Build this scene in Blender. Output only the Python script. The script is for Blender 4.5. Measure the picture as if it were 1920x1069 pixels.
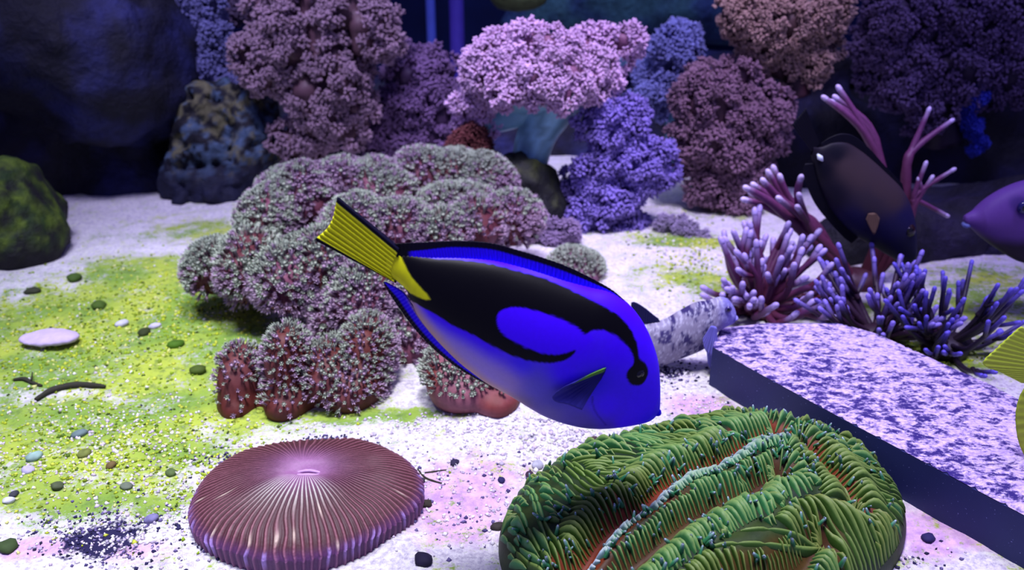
import bpy, math, random
import numpy as np
from mathutils import Vector, Matrix, Euler

for o in list(bpy.data.objects):
    bpy.data.objects.remove(o, do_unlink=True)
SC = bpy.context.scene
COL = SC.collection
rng = np.random.default_rng(7)
random.seed(7)

# ------------------------------------------------------------------ camera
CH, PITCH, FPX = 0.32, math.radians(22), 1507.0
cd = bpy.data.cameras.new('camera')
cd.sensor_width = 36.0
cd.lens = FPX * 36.0 / 1920.0
cd.clip_start = 0.01
cd.clip_end = 20
cam = bpy.data.objects.new('camera', cd)
cam.location = (0, 0, CH)
cam.rotation_euler = (math.pi / 2 - PITCH, 0, 0)
COL.objects.link(cam)
SC.camera = cam
cd.dof.use_dof = True
cd.dof.focus_distance = 0.47
cd.dof.aperture_fstop = 9.0

# ------------------------------------------------------------------ world, lights, exposure
w = bpy.data.worlds.new('world')
SC.world = w
w.use_nodes = True
w.node_tree.nodes['Background'].inputs[0].default_value = (0.20, 0.19, 0.62, 1)
w.node_tree.nodes['Background'].inputs[1].default_value = 0.75

def spot(name, loc, target, power, color, angle, blend=0.9, radius=0.08):
    d = bpy.data.lights.new(name, 'SPOT')
    d.energy = power
    d.color = color
    d.spot_size = math.radians(angle)
    d.spot_blend = blend
    d.shadow_soft_size = radius
    o = bpy.data.objects.new(name, d)
    o.location = loc
    o.rotation_euler = (Vector(target) - Vector(loc)).to_track_quat('-Z', 'Y').to_euler()
    COL.objects.link(o)
    return o

# reef LED pendants hanging over the open tank, plus one added far fill
spot('reef_lamp_front', (-0.02, 0.34, 1.25), (-0.02, 0.50, 0), 108, (0.88, 0.86, 1.0), 58, 1.0, 0.14)
spot('reef_lamp_right', (0.58, 0.50, 1.25), (0.52, 0.60, 0), 46, (0.50, 0.40, 1.0), 58, 1.0, 0.12)
spot('reef_lamp_left', (-0.52, 0.44, 1.25), (-0.42, 0.54, 0), 60, (0.80, 0.86, 1.0), 46, 1.0, 0.12)
spot('reef_lamp_middle', (0.20, 0.62, 1.20), (0.16, 1.06, 0.1), 74, (0.70, 0.60, 1.0), 42, 1.0, 0.10)
spot('reef_lamp_back', (-0.34, 0.60, 1.15), (-0.28, 1.12, 0.12), 66, (0.66, 0.62, 1.0), 50, 1.0, 0.10)
spot('far_fill_light', (0.10, 1.15, 1.20), (0.12, 1.62, 0.15), 20, (0.42, 0.50, 1.0), 70, 1.0, 0.10)  # added blue fill, brightens the dark rocks at the back
spot('reef_lamp_corner', (0.72, 0.85, 1.20), (0.72, 1.15, 0.2), 22, (0.46, 0.42, 1.0), 50, 1.0, 0.10)

vs = SC.view_settings
vs.view_transform = 'Standard'
vs.look = 'None'
vs.gamma = 1
vs.use_curve_mapping = False
vs.exposure = 0.0

# ------------------------------------------------------------------ helpers
CP, SP = math.cos(PITCH), math.sin(PITCH)

def ray(px, py):
    a = (px - 960.0) / FPX
    b = -(py - 534.5) / FPX
    return a, CP + b * SP, -SP + b * CP

def P(px, py, Y):                       # point of the vertical plane y = Y seen at a pixel
    a, b, c = ray(px, py)
    t = Y / b
    return np.array([a * t, Y, CH + c * t])

def G(px, py, z=0.0):                   # point of the level plane at height z seen at a pixel
    a, b, c = ray(px, py)
    t = (z - CH) / c
    return np.array([a * t, b * t, z])

def mpp(Y, py=534):                     # metres per pixel at depth Y
    a, b, c = ray(960, py)
    return (Y / b) / FPX

def lin(r, g, b):
    def f(c):
        c /= 255.0
        return c / 12.92 if c <= 0.04045 else ((c + 0.055) / 1.055) ** 2.4
    return np.array([f(r), f(g), f(b)])

def _hash(ix, iy, iz, seed):
    h = (ix * 374761393 + iy * 668265263 + iz * 2147483647 + seed * 1274126177) & 0xFFFFFFFF
    h = ((h ^ (h >> 13)) * 1274126177) & 0xFFFFFFFF
    h = ((h ^ (h >> 16)) * 2246822519) & 0xFFFFFFFF
    return ((h ^ (h >> 15)) & 0xFFFFFF) / float(0xFFFFFF)

def noise(p, scale=1.0, seed=0):        # value noise, -1..1
    q = np.asarray(p) * scale + 1000.0
    i = np.floor(q).astype(np.int64)
    f = q - i
    f = f * f * (3 - 2 * f)
    r = 0
    for dx in (0, 1):
        wx = f[..., 0] if dx else 1 - f[..., 0]
        for dy in (0, 1):
            wy = f[..., 1] if dy else 1 - f[..., 1]
            for dz in (0, 1):
                wz = f[..., 2] if dz else 1 - f[..., 2]
                r = r + wx * wy * wz * _hash(i[..., 0] + dx, i[..., 1] + dy, i[..., 2] + dz, seed)
    return r * 2 - 1

def fbm(p, scale, octv=4, seed=0, gain=0.5):
    r = 0; a = 1; t = 0
    for k in range(octv):
        r = r + a * noise(p, scale, seed + k * 17)
        t += a; a *= gain; scale *= 2.03
    return r / t

def sstep(a, b, x):
    t = np.clip((x - a) / (b - a), 0, 1)
    return t * t * (3 - 2 * t)

def sdf_poly(pts, poly):                # signed distance (negative inside)
    pts = np.asarray(pts, float); poly = np.asarray(poly, float)
    d = np.full(len(pts), 1e18); s = np.zeros(len(pts), bool)
    n = len(poly)
    for i in range(n):
        a = poly[i]; b = poly[(i + 1) % n]
        e = b - a; v = pts - a
        t = np.clip((v @ e) / max(e @ e, 1e-12), 0, 1)
        q = v - t[:, None] * e
        d = np.minimum(d, (q * q).sum(1))
        c = (a[1] > pts[:, 1]) != (b[1] > pts[:, 1])
        with np.errstate(divide='ignore', invalid='ignore'):
            x = (b[0] - a[0]) * (pts[:, 1] - a[1]) / (b[1] - a[1]) + a[0]
        s ^= c & (pts[:, 0] < x)
    d = np.sqrt(d)
    return np.where(s, -d, d)

def smooth_poly(pts, n=4, closed=True):  # Catmull-Rom resampling
    p = np.asarray(pts, float); N = len(p); out = []
    for i in range(N if closed else N - 1):
        g = lambda k: p[k % N] if closed else p[min(max(k, 0), N - 1)]
        a, b, c, d = g(i - 1), g(i), g(i + 1), g(i + 2)
        for k in range(n):
            t = k / n
            out.append(0.5 * (2 * b + (c - a) * t + (2 * a - 5 * b + 4 * c - d) * t * t + (3 * b - a - 3 * c + d) * t ** 3))
    if not closed:
        out.append(p[-1])
    return np.array(out)

def mesh(name, V, F, col=None, smooth=True):
    V = np.asarray(V, np.float32)
    me = bpy.data.meshes.new(name)
    if isinstance(F, np.ndarray):
        k = F.shape[1]
        me.vertices.add(len(V)); me.vertices.foreach_set('co', V.ravel())
        me.loops.add(F.size); me.loops.foreach_set('vertex_index', F.astype(np.int32).ravel())
        me.polygons.add(len(F))
        me.polygons.foreach_set('loop_start', np.arange(0, F.size, k, dtype=np.int32))
        me.polygons.foreach_set('loop_total', np.full(len(F), k, np.int32))
        me.update(calc_edges=True)
    else:
        me.from_pydata([tuple(v) for v in V], [], [tuple(f) for f in F])
    me.validate()
    if smooth:
        me.polygons.foreach_set('use_smooth', np.ones(len(me.polygons), bool))
    if col is not None:
        col = np.asarray(col, np.float32)
        if col.ndim == 1:
            col = np.tile(col, (len(V), 1))
        c4 = np.ones((len(V), 4), np.float32); c4[:, :3] = np.clip(col, 0, 1)
        at = me.color_attributes.new('Col', 'FLOAT_COLOR', 'POINT')
        at.data.foreach_set('color', c4.ravel())
    me.update()
    return me

def link(name, me, mat=None, parent=None):
    o = bpy.data.objects.new(name, me)
    if mat is not None and me is not None and not me.materials:
        me.materials.append(mat)
    COL.objects.link(o)
    if parent is not None:
        o.parent = parent
    return o

def obj(name, V, F, mat, parent=None, col=None, smooth=True, origin=None):
    V = np.asarray(V, float)
    if origin is not None:
        V = V - np.asarray(origin)
    return link(name, mesh(name, V, F, col, smooth), mat, parent)

def thing(name, label, cat, loc, group=None):
    o = bpy.data.objects.new(name, None)
    o.empty_display_size = 0.01
    o.location = tuple(loc)
    COL.objects.link(o)
    return tag(o, label, cat, group)

def tag(o, label, cat, group=None, kind=None):
    o['label'] = label; o['category'] = cat
    if group: o['group'] = group
    if kind: o['kind'] = kind
    return o

def rots(dirs, roll=None):              # rotation matrices sending +z to dirs
    d = dirs / np.linalg.norm(dirs, axis=1)[:, None]
    ref = np.where(np.abs(d[:, 2:3]) < 0.9, np.array([[0, 0, 1.0]]), np.array([[1.0, 0, 0]]))
    x = np.cross(ref, d); x /= np.linalg.norm(x, axis=1)[:, None]
    y = np.cross(d, x)
    if roll is not None:
        c, s = np.cos(roll)[:, None], np.sin(roll)[:, None]
        x, y = x * c + y * s, y * c - x * s
    return np.stack([x, y, d], axis=2)

def scatter_mesh(TV, TF, TC, pos, R, scl):   # join many copies of a template
    n, N = len(TV), len(pos)
    S = np.asarray(scl)
    if S.ndim == 1: S = S[:, None]
    V = np.einsum('nij,nkj->nki', R, TV[None] * S[:, None, :]) + pos[:, None, :]
    F = TF[None] + (np.arange(N) * n)[:, None, None]
    return V.reshape(-1, 3), F.reshape(-1, TF.shape[1]), (None if TC is None else np.tile(TC, (N, 1)))

def tube(path, rad, sides=8, cap=True):
    path = np.asarray(path, float); n = len(path)
    rad = np.broadcast_to(np.asarray(rad, float), (n,))
    T = np.gradient(path, axis=0); T /= np.linalg.norm(T, axis=1)[:, None] + 1e-12
    x = np.cross(T[0], [0.3, 0.9, 0.2]); x /= np.linalg.norm(x)
    V = []
    for i in range(n):
        x = x - T[i] * (x @ T[i]); x /= np.linalg.norm(x) + 1e-12
        y = np.cross(T[i], x)
        for k in range(sides):
            a = 2 * math.pi * k / sides
            V.append(path[i] + rad[i] * (math.cos(a) * x + math.sin(a) * y))
    F = []
    for i in range(n - 1):
        for k in range(sides):
            a = i * sides + k; b = i * sides + (k + 1) % sides
            F.append((a, b, b + sides, a + sides))
    if cap:
        F.append(tuple(range(sides))[::-1]); F.append(tuple((n - 1) * sides + k for k in range(sides)))
    return np.array(V), F

def surface_nets(v, org, h):
    s = v < 0
    nx, ny, nz = v.shape
    acc = np.zeros((nx - 1, ny - 1, nz - 1, 3)); cnt = np.zeros((nx - 1, ny - 1, nz - 1))
    def sub(a, d): return a[d[0]:nx - 1 + d[0], d[1]:ny - 1 + d[1], d[2]:nz - 1 + d[2]]
    corners = [(i, j, k) for i in (0, 1) for j in (0, 1) for k in (0, 1)]
    for a in corners:
        for ax in range(3):
            if a[ax] == 0:
                b = list(a); b[ax] = 1; b = tuple(b)
                va, vb = sub(v, a), sub(v, b)
                m = (va < 0) != (vb < 0)
                t = np.where(m, va / np.where(m, va - vb, 1), 0)
                p = np.array(a, float)[None, None, None, :] + np.zeros(t.shape + (3,))
                p[..., ax] += t
                acc += p * m[..., None]; cnt += m
    M = cnt > 0
    idx = np.full(M.shape, -1, np.int64); idx[M] = np.arange(M.sum())
    I = np.argwhere(M)
    V = (I + acc[M] / cnt[M][:, None]) * h + org
    Fs = []
    for ax in range(3):
        a = [slice(None)] * 3; b = [slice(None)] * 3
        a[ax] = slice(0, -1); b[ax] = slice(1, None)
        ch = s[tuple(a)] != s[tuple(b)]
        o1, o2 = [k for k in range(3) if k != ax]
        E = np.argwhere(ch)
        ok = (E[:, o1] > 0) & (E[:, o2] > 0) & (E[:, o1] < v.shape[o1] - 1) & (E[:, o2] < v.shape[o2] - 1)
        E = E[ok]
        def c(d1, d2):
            q = E.copy(); q[:, o1] -= d1; q[:, o2] -= d2
            return idx[q[:, 0], q[:, 1], q[:, 2]]
        quad = np.stack([c(1, 1), c(0, 1), c(0, 0), c(1, 0)], 1)
        ins = s[E[:, 0], E[:, 1], E[:, 2]]
        flip = ins if ax != 1 else ~ins
        quad[~flip] = quad[~flip][:, ::-1]
        Fs.append(quad)
    return V, np.concatenate(Fs)

def blob(ells, h=0.005, k=0.012, namp=0.0, nscale=30, seed=0, octv=3, pits=0.0, ground=None):
    """smooth union of ellipsoids (c, r) -> mesh arrays"""
    lo = np.min([np.array(c) - np.array(r) for c, r in ells], 0) - 4 * h - k - namp
    hi = np.max([np.array(c) + np.array(r) for c, r in ells], 0) + 4 * h + k + namp
    n = np.ceil((hi - lo) / h).astype(int) + 1
    ax = [lo[i] + h * np.arange(n[i]) for i in range(3)]
    X = np.stack(np.meshgrid(*ax, indexing='ij'), -1)
    D = None
    for c, r in ells:
        r = np.array(r, float)
        q = (X - np.array(c)) / r
        L = np.sqrt((q * q).sum(-1)) + 1e-9
        d = (L - 1) * r.min() * 0.5 + 0.5 * (L - 1) * L / (np.sqrt(((q / r) ** 2).sum(-1)) + 1e-9)
        if D is None: D = d
        else:
            t = np.clip(0.5 + 0.5 * (D - d) / k, 0, 1)
            D = D * (1 - t) + d * t - k * t * (1 - t)
    if namp:
        near = np.abs(D) < 3 * namp + 3 * h
        D[near] += namp * fbm(X[near], nscale, octv, seed)
        if pits:
            D[near] += pits * np.clip(noise(X[near], nscale * 2.3, seed + 5), 0.1, 1)
    if ground is not None:
        D = np.maximum(D, ground - X[..., 2])
    return surface_nets(D, lo, h)

def vnormals(V, F):
    a = V[F[:, 2]] - V[F[:, 0]]; b = V[F[:, 3 if F.shape[1] == 4 else 1]] - V[F[:, 1 if F.shape[1] == 4 else 0]]
    if F.shape[1] == 3:
        a = V[F[:, 1]] - V[F[:, 0]]; b = V[F[:, 2]] - V[F[:, 0]]
    fn = np.cross(a, b)
    N = np.zeros_like(V)
    for k in range(F.shape[1]):
        np.add.at(N, F[:, k], fn)
    L = np.linalg.norm(N, axis=1)[:, None]
    return N / np.maximum(L, 1e-15), fn

def surf_samples(V, F, n, rg):
    N, fn = vnormals(V, F)
    A = np.linalg.norm(fn, axis=1)
    f = rg.choice(len(F), n, p=A / A.sum())
    wts = rg.dirichlet(np.ones(F.shape[1]), n)
    p = (V[F[f]] * wts[..., None]).sum(1); m = (N[F[f]] * wts[..., None]).sum(1)
    return p, m / np.linalg.norm(m, axis=1)[:, None]

def thin(p, r, rg):                     # keep one point per small cell
    c = np.floor(p / (r * 1.15)).astype(np.int64)
    _, k = np.unique(c, axis=0, return_index=True)
    k.sort()
    return k

# ------------------------------------------------------------------ materials
class NT:
    def __init__(s, name):
        s.m = bpy.data.materials.new(name); s.m.use_nodes = True
        s.t = s.m.node_tree; s.b = s.t.nodes['Principled BSDF']
    def n(s, typ, **kw):
        q = s.t.nodes.new(typ)
        for k, v in kw.items(): setattr(q, k, v)
        return q
    def l(s, a, b): s.t.links.new(a, b)
    def coords(s): return s.n('ShaderNodeTexCoord').outputs['Object']
    def noise(s, scale, detail=4, rough=0.6, vec=None):
        q = s.n('ShaderNodeTexNoise'); q.inputs['Scale'].default_value = scale
        q.inputs['Detail'].default_value = detail; q.inputs['Roughness'].default_value = rough
        s.l(vec if vec is not None else s.coords(), q.inputs['Vector']); return q.outputs['Fac']
    def ramp(s, fac, stops):
        q = s.n('ShaderNodeValToRGB'); e = q.color_ramp.elements
        while len(e) < len(stops): e.new(0.5)
        for i, (p, c) in enumerate(stops):
            e[i].position = p
            c = (c, c, c) if np.isscalar(c) else c
            e[i].color = (*c, 1)
        s.l(fac, q.inputs['Fac']); return q.outputs['Color']
    def mix(s, f, a, b, mode='MIX'):
        q = s.n('ShaderNodeMix', data_type='RGBA', blend_type=mode)
        for sock, v in ((q.inputs['Factor'], f), (q.inputs['A'], a), (q.inputs['B'], b)):
            if hasattr(v, 'is_linked'): s.l(v, sock)
            elif np.isscalar(v): sock.default_value = v
            else: sock.default_value = (*v, 1)
        return q.outputs['Result']
    def math(s, op, a, b=0.0, clamp=False):
        q = s.n('ShaderNodeMath', operation=op, use_clamp=clamp)
        for i, v in enumerate((a, b)):
            if hasattr(v, 'is_linked'): s.l(v, q.inputs[i])
            else: q.inputs[i].default_value = v
        return q.outputs[0]
    def bump(s, h, strength=0.3, dist=0.002):
        q = s.n('ShaderNodeBump'); q.inputs['Strength'].default_value = strength; q.inputs['Distance'].default_value = dist
        s.l(h, q.inputs['Height']); s.l(q.outputs[0], s.b.inputs['Normal'])
    def rough(s, r, spec=0.3):
        s.b.inputs['Roughness'].default_value = r; s.b.inputs['Specular IOR Level'].default_value = spec
    def attr(s):
        return s.n('ShaderNodeVertexColor', layer_name='Col').outputs['Color']

def mat_vcol(name, rough=0.6, nscale=120, namp=0.25, bump=0.3, spec=0.3, bdist=0.001, sheen=0.0):
    t = NT(name); c = t.attr()
    nz = t.noise(nscale, 5)
    f = t.ramp(nz, [(0.25, 1 - namp), (0.75, 1 + 0.0)])
    t.l(t.mix(1.0, c, f, 'MULTIPLY'), t.b.inputs['Base Color'])
    if bump: t.bump(nz, bump, bdist)
    t.rough(rough, spec)
    return t.m

def mat_tip(name, dark, tip, rough=0.55, mid=0.45, spec=0.3):   # colour from root (0) to tip (1)
    t = NT(name)
    c = t.ramp(t.attr(), [(0.0, dark), (mid, np.array(dark) * 0.5 + np.array(tip) * 0.5), (1.0, tip)])
    oi = t.n('ShaderNodeObjectInfo').outputs['Random']
    nz = t.noise(25, 3)
    c2 = t.mix(1.0, c, t.ramp(nz, [(0.3, 0.72), (0.7, 1.0)]), 'MULTIPLY')
    c3 = t.mix(1.0, c2, t.ramp(oi, [(0.0, 0.75), (1.0, 1.0)]), 'MULTIPLY')
    t.l(c3, t.b.inputs['Base Color']); t.rough(rough, spec)
    return t.m

def mat_plain(name, c, rough=0.5, spec=0.4, nscale=80, namp=0.2):
    t = NT(name); nz = t.noise(nscale, 4)
    t.l(t.mix(1.0, c, t.ramp(nz, [(0.3, 1 - namp), (0.7, 1.0)]), 'MULTIPLY'), t.b.inputs['Base Color'])
    t.rough(rough, spec)
    return t.m

VC = mat_vcol('coloured_skin')
# ================================================================== THE SETTING
# ---- back panel and side panels of the tank
def box(name, lo, hi, mat, parent=None):
    lo = np.array(lo); hi = np.array(hi)
    V = [(x, y, z) for x in (lo[0], hi[0]) for y in (lo[1], hi[1]) for z in (lo[2], hi[2])]
    F = [(0, 1, 3, 2), (4, 6, 7, 5), (0, 4, 5, 1), (2, 3, 7, 6), (0, 2, 6, 4), (1, 5, 7, 3)]
    return obj(name, V, F, mat, parent, smooth=False)

m_wall = mat_plain('back_panel', lin(20, 34, 84), 0.7, 0.2, 6, 0.5)
wb = box('wall_back', (-1.6, 1.75, -0.02), (1.6, 1.79, 0.9), m_wall)
tag(wb, 'dark blue back panel of the tank behind all the corals', 'wall', kind='structure')
for nm, x, side in (('wall_left', -1.6, 'left'), ('wall_right', 1.56, 'right')):
    tag(box(nm, (x, 0.16, -0.02), (x + 0.04, 1.75, 0.9), m_wall), 'dark blue %s side panel of the tank' % side, 'wall', kind='structure')

# ---- sand bed
def ground_h(x, y):
    p = np.stack([x, y, np.zeros_like(x)], -1)
    h = 0.006 * fbm(p, 7, 3, 3) + 0.0022 * fbm(p, 45, 3, 9)
    h = h + 0.010 * sstep(0.95, 1.5, y)
    return h

def build_floor():
    ny, nx = 330, 460
    t = np.linspace(0, 1, ny)
    ys = 0.17 * (1.75 / 0.17) ** t
    s = np.linspace(-1, 1, nx)
    X = np.zeros((ny, nx)); Y = np.zeros((ny, nx))
    for j, y in enumerate(ys):
        X[j] = s * min(1.58, 0.42 + 0.95 * y); Y[j] = y
    X[:, 0] = -1.58; X[:, -1] = 1.58
    Z = ground_h(X, Y)
    V = np.stack([X, Y, Z], -1).reshape(-1, 3)
    i = np.arange(ny * nx).reshape(ny, nx)
    F = np.stack([i[:-1, :-1], i[:-1, 1:], i[1:, 1:], i[1:, :-1]], -1).reshape(-1, 4)
    # masks, in metres on the sand: R algae film, G dark grains, B clean lilac crust
    def blobs(lst):
        a = np.zeros(len(V))
        for px, py, rx, ry, wt in lst:
            c = G(px, py); ex = G(px + rx, py)[0] - c[0]; ey = abs(G(px, py - ry)[1] - c[1])
            a = a + wt * np.exp(-(((V[:, 0] - c[0]) / ex) ** 2 + ((V[:, 1] - c[1]) / ey) ** 2))
        return a
    alg = blobs([(40, 640, 280, 75, 1.2), (300, 545, 170, 50, 1.2), (250, 630, 220, 60, 1.1), (60, 830, 280, 60, .85), (330, 720, 200, 50, .65), (150, 770, 200, 40, .35),
                 (60, 930, 170, 34, .55), (420, 760, 130, 30, .6), (300, 850, 180, 50, .65), (560, 778, 180, 16, .7), (760, 772, 130, 14, .8), (200, 940, 200, 40, .35),
                 (1290, 450, 110, 12, 1.1), (1300, 520, 100, 22, .9), (1560, 570, 140, 20, .9), (1760, 660, 150, 40, 1.0), (1860, 570, 120, 40, .7), (1450, 545, 90, 14, .5),
                 (1380, 400, 120, 12, .35), (400, 430, 120, 22, .8), (1860, 520, 120, 24, .6), (250, 950, 200, 30, .35), (400, 640, 80, 60, .9), (250, 500, 130, 16, .5),
                 (110, 735, 110, 14, -.7), (300, 745, 130, 12, -.45)])
    drk = blobs([(190, 1012, 100, 42, 1.0), (620, 826, 60, 8, .9), (450, 855, 45, 7, .8), (1260, 700, 50, 16, .9), (1200, 800, 90, 10, .5),
                 (850, 890, 70, 25, .35), (900, 940, 60, 20, .3), (1560, 1060, 90, 16, .6), (1700, 1040, 60, 16, .5), (990, 815, 60, 8, .55),
                 (1060, 830, 90, 14, .35)])
    lil = blobs([(860, 930, 170, 90, .9), (1300, 760, 90, 30, .8), (60, 1030, 80, 26, 1.0), (1750, 1000, 120, 60, .9), (250, 1030, 90, 30, .7),
                 (90, 635, 40, 12, 1.3)])
    col = np.stack([np.clip(alg, 0, .92), np.clip(drk, 0, 1), np.clip(lil, 0, 1)], 1)
    t = NT('sand')
    sep = t.n('ShaderNodeSeparateColor'); t.l(t.attr(), sep.inputs[0])
    A, D, L = sep.outputs
    n1 = t.noise(34, 9, 0.72); n2 = t.noise(260, 6, 0.75); n3 = t.noise(14, 4, 0.5); n4 = t.noise(110, 6, 0.7)
    sand = t.mix(t.ramp(n2, [(0.35, 0.0), (0.6, 1.0)]), lin(168, 160, 176), lin(232, 228, 226))
    lilc = t.mix(t.ramp(n4, [(0.35, 0.0), (0.65, 1.0)]), lin(178, 140, 186), lin(226, 186, 214))
    lf = t.math('ADD', L, t.math('MULTIPLY', t.math('SUBTRACT', n1, 0.5), 1.6))
    base = t.mix(t.ramp(lf, [(0.35, 0.0), (0.7, 1.0)]), sand, lilc)
    af = t.math('ADD', A, t.math('MULTIPLY', t.math('SUBTRACT', n1, 0.5), 2.8))
    af = t.math('ADD', af, t.math('MULTIPLY', t.math('SUBTRACT', n2, 0.5), 3.2))
    ac = t.mix(t.ramp(n3, [(0.40, 0.0), (0.60, 1.0)]), lin(112, 150, 16), lin(166, 184, 38))
    ac = t.mix(t.ramp(n4, [(0.34, 0.8), (0.50, 0.0)]), ac, lin(70, 104, 10))
    base = t.mix(t.math('MULTIPLY', t.ramp(af, [(0.18, 0.0), (0.70, 1.0)]), 0.93), base, ac)
    df = t.math('ADD', t.math('MULTIPLY', D, 0.8), t.math('MULTIPLY', t.math('SUBTRACT', n4, 0.5), 1.5))
    base = t.mix(t.ramp(df, [(0.42, 0.0), (0.58, 1.0)]), base, lin(38, 34, 70))
    t.l(base, t.b.inputs['Base Color'])
    t.bump(t.math('ADD', n2, t.math('MULTIPLY', n4, 0.8)), 0.6, 0.003)
    t.rough(0.85, 0.15)
    o = obj('floor', V, F, t.m, col=col)
    return tag(o, 'pale sand bed with yellow green algae film and lilac crust', 'sand', kind='structure')
build_floor()

# ================================================================== SAND GRAINS, PEBBLES
ICO = None
def ico_arrays(sub=1):
    import bmesh
    bm = bmesh.new(); bmesh.ops.create_icosphere(bm, subdivisions=sub, radius=1.0)
    V = np.array([v.co[:] for v in bm.verts]); F = np.array([[v.index for v in f.verts] for f in bm.faces]); bm.free()
    return V, F
IV1, IF1 = ico_arrays(1)
IV2, IF2 = ico_arrays(2)
m_grain = mat_vcol('grain', 0.8, 200, 0.2, 0.2)

def build_grains():
    pts = []; cols = []; sz = []
    def add(px, py, sx, sy, n, pal, s0, s1):
        c = G(px, py)
        for _ in range(n):
            q = G(px + rng.normal() * sx, py + rng.normal() * sy)
            if q[1] < 0.3 or q[1] > 1.3 or abs(q[0]) > 1.5: continue
            pts.append(q); cols.append(pal[rng.integers(len(pal))]); sz.append(rng.uniform(s0, s1))
    dark = [lin(40, 36, 80), lin(70, 60, 110), lin(34, 32, 60), lin(104, 92, 140)]
    pale = [lin(225, 220, 225), lin(205, 190, 210), lin(236, 232, 230), lin(180, 170, 190)]
    alg = [lin(120, 150, 20), lin(160, 180, 40), lin(80, 110, 20), lin(60, 76, 20)]
    add(195, 1010, 75, 30, 520, dark + pale, .0006, .0016)
    add(620, 826, 40, 7, 140, dark, .0006, .0014)
    add(440, 858, 40, 7, 90, dark, .0006, .0014)
    add(1260, 700, 30, 14, 200, dark + pale + pale, .0008, .0020)
    add(880, 910, 110, 60, 500, pale + pale + dark[1:2] + dark[3:], .0006, .0018)
    add(1080, 830, 80, 22, 300, pale, .0010, .0024)
    add(880, 800, 130, 14, 260, pale, .0008, .0018)
    add(1330, 760, 50, 22, 120, pale + dark[:1], .0006, .0016)
    add(220, 830, 160, 80, 700, pale + alg, .0006, .0018)
    add(200, 620, 150, 60, 380, pale[:1] + alg, .0008, .0020)
    add(360, 950, 60, 70, 260, pale + dark[:1], .0006, .0018)
    add(1600, 1050, 90, 15, 160, dark + pale, .0006, .0016)
    add(1270, 470, 60, 30, 160, pale + alg, .0012, .0028)
    lime = [lin(176, 190, 40), lin(196, 204, 70), lin(140, 170, 30), lin(210, 212, 130), lin(120, 140, 26)]
    add(150, 620, 190, 60, 1500, lime, .0008, .0022)
    add(330, 560, 90, 40, 500, lime, .0010, .0024)
    add(200, 840, 180, 70, 1700, lime + pale[:2], .0007, .0018)
    add(1290, 480, 50, 36, 260, lime + pale[:1], .0012, .0026)
    add(1740, 650, 80, 24, 260, lime + alg, .0010, .0020)
    p = np.array(pts); n = len(p)
    p[:, 2] = ground_h(p[:, 0], p[:, 1]) + 0.0003
    R = rots(rng.normal(size=(n, 3)) + 1e-6)
    s = np.array(sz)[:, None] * rng.uniform(0.6, 1.3, (n, 3))
    ov = np.array([[1, 0, 0], [-1, 0, 0], [0, 1, 0], [0, -1, 0], [0, 0, 1], [0, 0, -1.0]])
    of = np.array([[0, 2, 4], [2, 1, 4], [1, 3, 4], [3, 0, 4], [2, 0, 5], [1, 2, 5], [3, 1, 5], [0, 3, 5]])
    V, F, _ = scatter_mesh(ov, of, None, p, R, s)
    o = obj('sand_grains', V, F, m_grain, col=np.repeat(np.array(cols), 6, 0))
    tag(o, 'loose coarse grains of pale and dark coral sand on the bed', 'sand grains', kind='stuff')
build_grains()

def rock_mesh(name, r, seed, col, flat=0.6):
    V = IV2 * np.array([1, 0.8, flat])
    V = V * (1 + 0.28 * fbm(IV2, 1.6, 3, seed))[:, None] * r
    c = np.asarray(col)[None] * (0.85 + 0.3 * noise(IV2, 3, seed + 3))[:, None]
    return mesh(name, V, IF2, c)

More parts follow.
